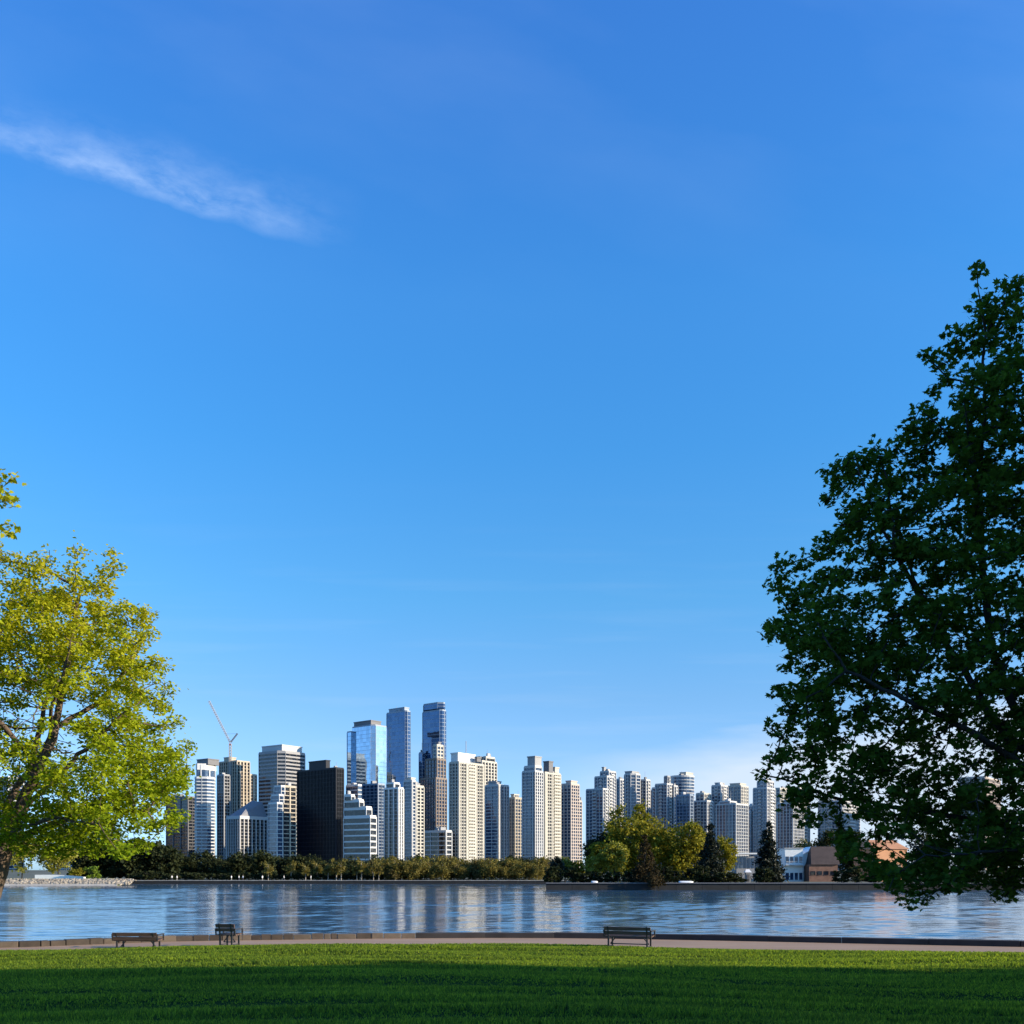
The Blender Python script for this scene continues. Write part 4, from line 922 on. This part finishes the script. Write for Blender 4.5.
    T('shrub', 'low green shrub on the bank beside the bright green shrub', 'shrub', 76, LY + 20, 868, 878, 8, 'leaf_olive', 1.9, 1200, .36)
far_vegetation()

# ------------------------------------------------------------------ strollers on the far quay
def cloth_mat(name, top, legs):
    m, nt, b = newmat(name); tc = N(nt, 'ShaderNodeTexCoord'); sp = N(nt, 'ShaderNodeSeparateXYZ'); L(nt, tc.outputs['Object'], sp.inputs[0])
    c = N(nt, 'ShaderNodeValToRGB'); c.color_ramp.interpolation = 'CONSTANT'; e = c.color_ramp.elements; e.new(.5)
    for k, (p_, q) in enumerate(((0, legs), (.50, top), (.835, (.45, .28, .2)))): e[k].position = p_; e[k].color = (*q, 1)
    L(nt, math_node(nt, 'DIVIDE', sp.outputs[2], 1.75), c.inputs[0]); L(nt, c.outputs[0], b.inputs['Base Color']); b.inputs['Roughness'].default_value = .8
cloth_mat('pale_clothes', (.75, .74, .72), (.10, .10, .13)); cloth_mat('white_clothes', (.8, .8, .8), (.45, .42, .36)); cloth_mat('blue_clothes', (.35, .42, .55), (.05, .05, .07))
def person(label, px, Y, z, rz, mat):
    V = [(0, 0, .93), (0, 0, 1.15), (0, 0, 1.38), (0, .01, 1.5), (0, .03, 1.58), (0, .03, 1.70), (.10, 0, .88), (.11, .12, .48), (.11, .20, .06), (.11, .30, .03), (-.10, 0, .88), (-.11, -.06, .48), (-.11, -.26, .10), (-.11, -.17, .03),
         (.19, 0, 1.40), (.25, -.08, 1.13), (.25, .02, .88), (.25, .05, .79), (-.19, 0, 1.40), (-.25, .08, 1.13), (-.25, .20, .92), (-.25, .24, .84)]
    E_ = [(0, 1), (1, 2), (2, 3), (3, 4), (4, 5), (0, 6), (6, 7), (7, 8), (8, 9), (0, 10), (10, 11), (11, 12), (12, 13), (2, 14), (14, 15), (15, 16), (16, 17), (2, 18), (18, 19), (19, 20), (20, 21)]
    RR = [.15, .14, .15, .06, .085, .085, .10, .07, .045, .035, .10, .07, .045, .035, .065, .05, .038, .03, .065, .05, .038, .03]
    me = bpy.data.meshes.new('person'); me.from_pydata(V, E_, []); me.materials.append(MATS[mat])
    o = link_mesh('person', me); o.location = (PX(px, Y), Y, z); o.rotation_euler = (0, 0, rz); tag(o, label, 'person', 'strollers on the far quay')
    md = o.modifiers.new('skin', 'SKIN'); o.modifiers.new('sub', 'SUBSURF').render_levels = 1
    for k, sv in enumerate(me.skin_vertices[0].data): sv.radius = (RR[k], RR[k] * (.75 if k < 3 else 1)); sv.use_root = (k == 0)
    hm = MB(); hm.add([(r * cos(t), .02 + r * sin(t), zz) for zz, r in ((1.67, .105), (1.74, .09), (1.80, .04)) for t in np.arange(8) * pi / 4], [(a * 8 + b, a * 8 + (b + 1) % 8, a * 8 + 8 + (b + 1) % 8, a * 8 + 8 + b) for a in range(2) for b in range(8)] + [tuple(range(16, 24))])
    hm.build('hair', 'darkgrey', o, True)
for k, (px, rz, mt, lb) in enumerate(((172, 1.4, 'pale_clothes', 'person in a pale top walking the far quay under the dark slab tower'), (177, -1.5, 'white_clothes', 'person in white beside the one under the dark slab tower'),
        (231.5, 1.5, 'white_clothes', 'person in white on the far quay below the beige concrete tower'), (239, -1.6, 'pale_clothes', 'leftmost of two strollers below the squat pyramid roofed block'), (243, 1.5, 'blue_clothes', 'right one of two strollers below the squat pyramid roofed block'),
        (262.5, 1.2, 'white_clothes', 'person in white on the far quay below the tall striped office tower'), (284, -1.4, 'pale_clothes', 'person in a pale top on the far quay below the stepped blue glass tower'), (311, 1.6, 'white_clothes', 'person in white on the far quay below the black tower'))):
    person(lb, px, QY + 2.0, 1.26, rz, mt)

# ------------------------------------------------------------------ benches
def bench(label, px, Y, yaw, w=1.75, h=.78, zoff=0.0):
    root = empty('park_bench', (PX(px, Y), Y, PATHZ + zoff), label, 'bench', 'park benches facing the water'); root.rotation_euler = (0, 0, R(yaw))
    # local: x along, +y = forward (towards the water)
    hw = w / 2
    for k in range(4):
        mb = MB(); mb.box((0, -.10 + k * .135, .425 + .012 * k), (w, .11, .04)); mb.build('seat_slat', 'timber', root)
    for k in range(2):
        mb = MB(); mb.box((0, -.215 - .03 * k, .56 + k * .145 + (h - .78) * .8), (w, .035, .125), 0, R(12)); mb.build('back_slat', 'timber', root)
    for s in (-1, 1):
        x = s * (hw - .14)
        mb = MB(); mb.bar((x, -.18, 0), (x, -.18, .42), .05); mb.bar((x, -.18, .42), (x, -.262, h), .045); mb.build('back_leg', 'steel', root)
        mb = MB(); mb.bar((x, .32, 0), (x, .32, .43), .05); mb.build('front_leg', 'steel', root)
        mb = MB(); mb.bar((x, -.2, .395), (x, .34, .405), .045); mb.bar((x, -.17, .08), (x, .31, .08), .03); mb.build('side_frame', 'steel', root)
        x2 = s * (hw + .005)
        mb = MB(); mb.bar((x2, -.245, .63), (x2, .33, .64), .06, .04); mb.bar((x2, .31, .41), (x2, .31, .63), .04); mb.bar((x2, -.2, .42), (x2, -.24, .66), .04); mb.build('armrest', 'steel', root)
    mb = MB(); mb.bar((-hw + .14, .07, .16), (hw - .14, .07, .16), .035); mb.bar((-hw + .14, .07, .16), (-hw + .34, .07, .39), .03); mb.bar((hw - .14, .07, .16), (hw - .34, .07, .39), .03); mb.build('stretcher', 'steel', root)
    return root
bench('reddish park bench with its back to the lawn, leftmost near the big trunk', 137.5, 36.0, -4, 1.6, .70, -.16)
bench('narrow dark single seat bench standing between the two long benches', 228.5, 36.6, -14, .74, .84)
bench('dark park bench seen from behind, alone on the right half of the path', 629, 35.6, -22, 1.66, .78)

# ------------------------------------------------------------------ lawn grass blades
def lawn_grass():
    n = 270000; r = rng.random(n); Yv = 9 + (37.2 - 9) * r ** .85; Xv = rng.uniform(-1, 1, n) * (3 + .60 * Yv)
    ge = np.array([gy(x) for x in np.linspace(-40, 40, 801)]); e = np.interp(Xv, np.linspace(-40, 40, 801), ge)
    keep = Yv < e + .03 + rng.normal(size=n) * .05; Xv, Yv = Xv[keep], Yv[keep]; n = len(Xv)
    # mowing drifts: height varies in long soft bands
    band = .5 + .5 * np.sin(Yv * 2.1 + .35 * Xv + 1.5 * np.sin(Xv * .22)) * np.sin(Yv * .9 - .2 * Xv)
    hgt = (.028 + .045 * band) * rng.uniform(.6, 1.4, n)
    Zv = np.array([grass_z(x, y) for x, y in zip(Xv, Yv)]) - .005
    V = []; K = 3
    for k in range(K):
        a = rng.uniform(0, 2 * pi, n); lean = rng.uniform(.1, .8, n) * hgt; wd = rng.uniform(.008, .016, n) * (.6 + Yv / 30)
        ox = rng.normal(size=n) * .03; oy = rng.normal(size=n) * .03; px_, py_ = np.cos(a), np.sin(a); b = a + rng.uniform(-1.2, 1.2, n) + pi / 2
        x0, y0 = Xv + ox, Yv + oy
        V.append(np.stack([np.stack([x0 - px_ * wd, y0 - py_ * wd, Zv], 1), np.stack([x0 + px_ * wd, y0 + py_ * wd, Zv], 1), np.stack([x0 + np.cos(b) * lean, y0 + np.sin(b) * lean, Zv + hgt], 1)], 1))
    V = np.concatenate(V).reshape(-1, 3); m = len(V) // 3
    me = np_mesh('lawn_grass', V, np.arange(m * 3), np.full(m, 3), 'grass'); tag(link_mesh('lawn_grass', me), 'short green lawn grass', 'grass', None, 'stuff')
lawn_grass()

# ------------------------------------------------------------------ the two big trees
def big_tree(name, label, Y, base, limbs, blobs, natt, leaf_mat, leaf_tmpl, leaf_size, per_node, spread, bark_mat, kill=.7, step=.35, infl=2.6, r_tip=.007, r_leaf=.02, rmax=.6, holes=(), expo=2.3, gaps=None, clus=None, thin=()):
    root = empty(name, base, label, 'tree'); off = np.array(base)
    att = sample_blobs(blobs, natt)
    for (hx, hy, hz, hr) in holes: att = att[((att - np.array((hx, hy, hz))) ** 2).sum(1) > hr * hr]
    nodes, par = grow([(p, [np.array(q) for q in pts]) for p, pts in limbs], att, step, infl, kill)
    rad, chains, kids = skeleton(nodes, par, r_tip, expo, rmax)
    chains = [(np.array(p) - off, r) for p, r in chains]
    # root flare
    link_mesh('trunk', tube_mesh(chains, 'trunk', bark_mat), root)
    tips = nodes[(rad < r_leaf)]
    for (hx, hy, hz, hr) in holes: tips = tips[((tips - np.array((hx, hy, hz))) ** 2).sum(1) > hr * hr * .8]
    if gaps:
        g = tips[rng.choice(len(tips), gaps[0])] + rng.normal(size=(gaps[0], 3)) * .15; gr = rng.uniform(gaps[1], gaps[2], gaps[0])
        out = (np.sqrt(((tips[:, None, :] - g[None]) ** 2).sum(2)) < gr[None]).any(1); dc = np.linalg.norm(tips - tips.mean(0), axis=1); tips = tips[~out | (dc > np.quantile(dc, .72))]
    order = rng.permutation(len(tips)); cs = np.zeros((0, 3)); sp, num, cr = clus
    for q in tips[order]:
        if len(cs) == 0 or ((cs - q) ** 2).sum(1).min() > sp * sp: cs = np.vstack([cs, q])
    w = rng.uniform(.65, 1.35, len(cs))
    cnt = (num * w ** 2).astype(int)
    for (tx, tz, rx, rz, keep) in thin:
        d = ((cs[:, 0] - tx) / rx) ** 2 + ((cs[:, 2] - tz) / rz) ** 2; cnt = np.where(d < 1, (cnt * (rng.random(len(cs)) < keep)).astype(int), cnt)
    pts = np.repeat(cs, cnt, axis=0); u = rng.normal(size=pts.shape); u /= np.linalg.norm(u, axis=1, keepdims=True)
    pts = pts + u * (cr * np.repeat(w, cnt) * rng.random(len(pts)) ** .45)[:, None] * np.array([1, 1, .72])
    loose = np.repeat(tips, per_node, axis=0); loose = loose + rng.normal(size=loose.shape) * spread
    for (tx, tz, rx, rz, keep) in thin:
        d = ((loose[:, 0] - tx) / rx) ** 2 + ((loose[:, 2] - tz) / rz) ** 2; loose = loose[(d > 1) | (rng.random(len(loose)) < keep)]
    pts = np.concatenate([pts, loose])
    print(name, 'nodes', len(nodes), 'tips', len(tips), 'leaves', len(pts))
    link_mesh('crown', leaves_mesh('crown', pts - off, leaf_size, leaf_mat, leaf_tmpl, .45, .35), root)
    return root

def left_tree():
    Y = 29.0
    p = lambda px, py, dy=0: P(px, py, Y + dy) if dy == 0 else ((px - 512) / F * Y, Y + dy, CZ + (HY - py) / F * Y)
    px = Y / F; p2 = lambda x, y: (p(x, y)[0], p(x, y)[2])
    b = p(-44, 962)
    holes = [(*p(x, y, dy), r * px) for x, y, r in ((20, 745, 16), (40, 725, 12), (62, 745, 14), (10, 790, 14), (30, 785, 12), (8, 700, 16), (50, 700, 12), (60, 770, 10), (85, 735, 10)) for dy in (-2.4, -1.2, 0, 1.2, 2.4)]
    limbs = [(None, [b, p(-14, 905), p(-2, 872), p(4, 842)]),
             (0, [p(4, 838), p(24, 800), p(40, 765), p(55, 728), p(62, 690), p(72, 640), p(80, 590)]),
             (0, [p(4, 838), p(38, 806, -.6), p(80, 772, -1.0), p(118, 742, -1.3), p(150, 715, -1.5)]),
             (0, [p(0, 845), p(50, 822, .5), p(92, 798, .9), p(140, 780, 1.4), p(170, 770, 1.6)]),
             (0, [p(2, 842), p(-2, 800, .5), p(12, 770, 1.0), p(16, 720, 1.5), p(22, 660, 2.0)]),
             (0, [p(-4, 850), p(-40, 790, -.5), p(-60, 730, -.8), p(-70, 660, -1)]),
             (0, [p(-4, 850), p(-60, 815, .5), p(-120, 780, .8)]),
             (1, [p(55, 728), p(86, 700, .8), p(112, 660, 1.2), p(128, 620, 1.6)]),
             (1, [p(50, 740), p(70, 715, -1.2), p(95, 690, -2), p(110, 650, -2.4)]),
             (0, [p(0, 846), p(40, 832, -1.4), p(90, 822, -2.2), p(135, 828, -2.6), p(150, 850, -2.6)]), (0, [p(50, 822, .5), p(100, 810, 0), p(150, 812, -.3), p(165, 830, -.3)]),
             (1, [p(40, 765), p(20, 725, -1.4), p(5, 690, -2.2), p(-10, 640, -2.6)])]
    def B(cx, cy, rx, rz, ry=None, dy=0): q = p(cx, cy); return (q[0], Y + dy, q[2], rx * px, (ry or rx) * px, rz * px)
    blobs = [B(60, 700, 110, 120, 110), B(-50, 710, 110, 120), B(125, 775, 62, 70, 75), B(40, 612, 60, 55), B(92, 632, 52, 62), B(110, 600, 18, 45), B(60, 570, 26, 30), B(40, 575, 24, 28), B(88, 585, 14, 44),
             B(140, 690, 38, 40), B(150, 640, 14, 12), B(165, 745, 26, 40), B(172, 772, 20, 30), B(150, 820, 30, 38), B(138, 845, 16, 20), B(165, 800, 14, 14), B(100, 820, 50, 30), B(50, 830, 60, 25, 80), B(0, 620, 40, 60), B(20, 570, 16, 24), B(-10, 560, 30, 30), B(60, 770, 120, 60, 150),
             B(128, 625, 30, 28), B(150, 850, 14, 16, 30, -2), B(120, 845, 24, 16, 40), B(180, 770, 16, 22, 30), B(176, 720, 14, 20), B(95, 840, 26, 16, 60), B(50, 846, 60, 14, 70), B(180, 745, 14, 24), B(70, 552, 8, 18), B(110, 560, 6, 26), B(30, 560, 8, 14)]
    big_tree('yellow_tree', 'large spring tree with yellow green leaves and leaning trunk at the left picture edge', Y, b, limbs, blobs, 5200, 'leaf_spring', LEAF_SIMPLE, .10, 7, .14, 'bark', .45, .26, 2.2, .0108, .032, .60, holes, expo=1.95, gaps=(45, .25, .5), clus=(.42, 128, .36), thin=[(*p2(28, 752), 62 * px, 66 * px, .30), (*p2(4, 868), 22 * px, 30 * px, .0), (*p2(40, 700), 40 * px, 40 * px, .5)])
left_tree()

def right_tree():
    Y = 14.0; px = Y / F; p2 = lambda x, y: (PX(x, Y), PZ(y, Y))
    p = lambda x, y, dy=0: ((x - 512) / F * Y, Y + dy, CZ + (HY - y) / F * Y)
    b = p(1112, 1010); b = (b[0], b[1], grass_z(b[0], b[1]) - .1)
    limbs = [(None, [b, p(1106, 900), p(1092, 830), p(1080, 780)]),
             (0, [p(1080, 780), p(1040, 752), p(1008, 738), p(985, 705), p(962, 668), p(938, 630), p(915, 580), p(900, 530)]),
             (0, [p(1085, 800), p(1050, 740, .4), p(1030, 700, .5), p(1012, 640, .6), p(1000, 560, .5), p(990, 470, .3), p(985, 390, 0), p(985, 320, 0)]),
             (0, [p(1088, 815), p(1030, 795, -.5), p(985, 765, -.8), p(930, 740, -1.1), p(870, 715, -1.3), p(815, 690, -1.3)]),
             (0, [p(1092, 830), p(1030, 830, .3), p(970, 815, .6), p(905, 800, .9), p(850, 790, 1.0)]),
             (1, [p(985, 705), p(930, 690, .8), p(880, 650, 1.2), p(835, 610, 1.4)]),
             (1, [p(938, 630), p(890, 580, -.5), p(858, 530, -.7)]),
             (2, [p(1000, 560), p(960, 480, -.4), p(945, 420, -.6)]),
             (0, [p(1080, 780), p(1090, 640), p(1085, 500), p(1070, 400)]),
             (0, [p(1092, 830), p(1000, 850, -1), p(930, 855, -1.5), p(875, 858, -1.7)]),
             (0, [p(1088, 810), p(1140, 700), p(1160, 600)]),
             (7, [p(960, 480, -.4), p(928, 446, -.5), p(906, 428, -.5)]), (2, [p(985, 390), p(955, 370, .2), p(934, 348, .3)]), (2, [p(985, 330), p(978, 290), p(976, 272)]), (2, [p(985, 340), p(1004, 306), p(1010, 285)]),
             (6, [p(900, 540, -.5), p(872, 496, -.6), p(858, 464, -.6)]), (6, [p(870, 545, -.6), p(845, 505, -.7), p(838, 480, -.7)]), (5, [p(835, 610, 1.4), p(806, 570, 1.4), p(800, 540, 1.4)]), (5, [p(835, 610, 1.4), p(810, 615, 1.3), p(792, 608, 1.3)]),
             (3, [p(815, 690, -1.3), p(795, 660, -1.3), p(786, 642, -1.3)]), (3, [p(815, 690, -1.3), p(795, 706, -1.3), p(779, 714, -1.3)]), (4, [p(850, 790, 1), p(812, 775, 1), p(782, 768, 1)]), (9, [p(875, 858, -1.7), p(850, 875, -1.7), p(842, 888, -1.7)]), (9, [p(930, 855, -1.5), p(905, 880, -1.5), p(880, 898, -1.5)]), (0, [p(1050, 850), p(1020, 880), p(1000, 900)])]
    def B(cx, cy, rx, rz, ry=None, dy=0): q = p(cx, cy); return (q[0], Y + dy, q[2], rx * px, (ry or rx) * px, rz * px)
    blobs = [B(940, 660, 125, 130, 170), B(850, 640, 65, 70, 120), B(810, 710, 40, 50, 80), B(800, 640, 28, 40, 50), B(845, 780, 55, 60, 110), B(890, 845, 60, 42, 90), B(870, 540, 60, 60, 90), B(850, 500, 30, 30), B(925, 520, 80, 80, 120),
             B(985, 440, 70, 80, 110), B(940, 450, 36, 36, 40), B(950, 368, 26, 26, 30), B(975, 400, 32, 46, 60), B(1000, 340, 44, 50, 70), B(985, 295, 10, 22, 14), B(960, 350, 26, 30, 40), B(1005, 320, 30, 34, 60), B(1010, 300, 20, 26, 30), B(905, 432, 8, 8, 10), B(1090, 480, 120, 160), B(1120, 680, 140, 170), B(990, 800, 110, 60, 150), B(960, 860, 60, 32, 90), B(1005, 875, 38, 24, 50), B(1050, 850, 70, 40, 90),
             B(790, 755, 18, 16, 40), B(800, 790, 22, 24, 40), B(830, 480, 14, 20, 20), B(862, 470, 10, 12, 12), B(790, 690, 24, 24, 40)]
    h = lambda x, y, r, dy=0: (*p(x, y, dy), r * px)
    holes = [h(x, y, r, dy) for x, y, r in ((965, 690, 13), (990, 665, 13), (980, 640, 10), (995, 782, 15), (930, 608, 11), (905, 705, 10), (1005, 610, 9)) for dy in (-1.6, -.8, 0, .8, 1.6)] + [h(960, 690, 11), h(985, 665, 12), h(975, 640, 10), h(990, 780, 16), h(930, 605, 12), h(1000, 590, 9), h(870, 700, 10), h(915, 725, 12)]
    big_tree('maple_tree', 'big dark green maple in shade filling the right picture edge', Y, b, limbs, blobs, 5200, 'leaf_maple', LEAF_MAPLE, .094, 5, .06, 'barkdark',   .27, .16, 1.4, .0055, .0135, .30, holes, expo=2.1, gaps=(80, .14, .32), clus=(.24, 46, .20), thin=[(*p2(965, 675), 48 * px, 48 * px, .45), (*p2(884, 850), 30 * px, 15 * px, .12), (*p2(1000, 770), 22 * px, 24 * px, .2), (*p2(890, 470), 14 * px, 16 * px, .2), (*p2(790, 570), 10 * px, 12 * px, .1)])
right_tree()

def corner_tree():
    Y = 21.0; px = Y / F
    p = lambda x, y, dy=0: ((x - 512) / F * Y, Y + dy, CZ + (HY - y) / F * Y)
    b = p(-250, 1000); b = (b[0], b[1], grass_z(b[0], b[1]) - .1)
    limbs = [(None, [b, p(-245, 800), p(-235, 660)]), (0, [p(-238, 680), p(-160, 580), p(-90, 520), p(-30, 500), p(4, 488), p(14, 478)]), (1, [p(-30, 500), p(-6, 505), p(8, 500)]), (0, [p(-240, 700), p(-150, 610), p(-70, 560), p(-20, 532), p(6, 528)]), (0, [p(-235, 660), p(-230, 520), p(-220, 400)]), (0, [p(-236, 670), p(-310, 560), p(-350, 480)])]
    def B(cx, cy, rx, rz, ry=None): q = p(cx, cy); return (q[0], Y, q[2], rx * px, (ry or rx) * px, rz * px)
    blobs = [B(-200, 470, 120, 150), B(-110, 490, 60, 60), B(-50, 490, 35, 30), B(0, 484, 20, 17, 16), B(4, 482, 14, 14, 14), B(-300, 500, 90, 110)]
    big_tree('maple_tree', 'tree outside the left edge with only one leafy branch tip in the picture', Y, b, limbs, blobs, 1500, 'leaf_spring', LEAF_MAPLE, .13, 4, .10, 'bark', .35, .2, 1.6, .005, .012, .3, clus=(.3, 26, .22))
corner_tree()

# ------------------------------------------------------------------ woodland out of frame to the right that shades the lawn
def woodland():
    lab = 'tall dense tree of the wood standing right of the lawn outside the picture'; G = 'woodland trees shading the lawn'
    def proto(hh, w):
        root = empty('woodland_tree', (0, 0, 2), lab, 'tree', G)
        blobs = [(0, 0, hh * .52, w, w, hh * .42), (0, 0, hh * .80, w * .95, w * .9, hh * .195), (0, 0, hh * .2, w * .9, w * .9, hh * .2)]
        link_mesh('crown', leaves_mesh('crown', np.clip(clump_points(blobs, 4200, .18, 20, .3), (-9, -9, .2), (9, 9, hh)), .95, 'leaf_forest', LEAF_CLUMP, .2, .4), root)
        link_mesh('trunk', tube_mesh([([(0, 0, -.5), (0, 0, hh * .8)], [.45, .12])], 'trunk', 'barkdark'), root); return root
    a = proto(16.9, 3.3); first = True
    for x in np.arange(21, 118, 3.4):
        loc = (x + rng.normal() * .4, 8 + rng.normal() * .25, 1.9 + rng.normal() * .25)
        if first: a.location = loc; first = False
        else: copy_tree(a, loc, (1, 1, 1), rng.uniform(0, 6))
    for x in np.arange(24, 118, 6.5): copy_tree(a, (x, -1 + rng.normal(), 1.7), (1.2, 1.2, 1), rng.uniform(0, 6))
    for x in np.arange(30, 118, 7.5): copy_tree(a, (x, -10 + rng.normal(), 2), (1.25, 1.25, 1), rng.uniform(0, 6))
woodland()
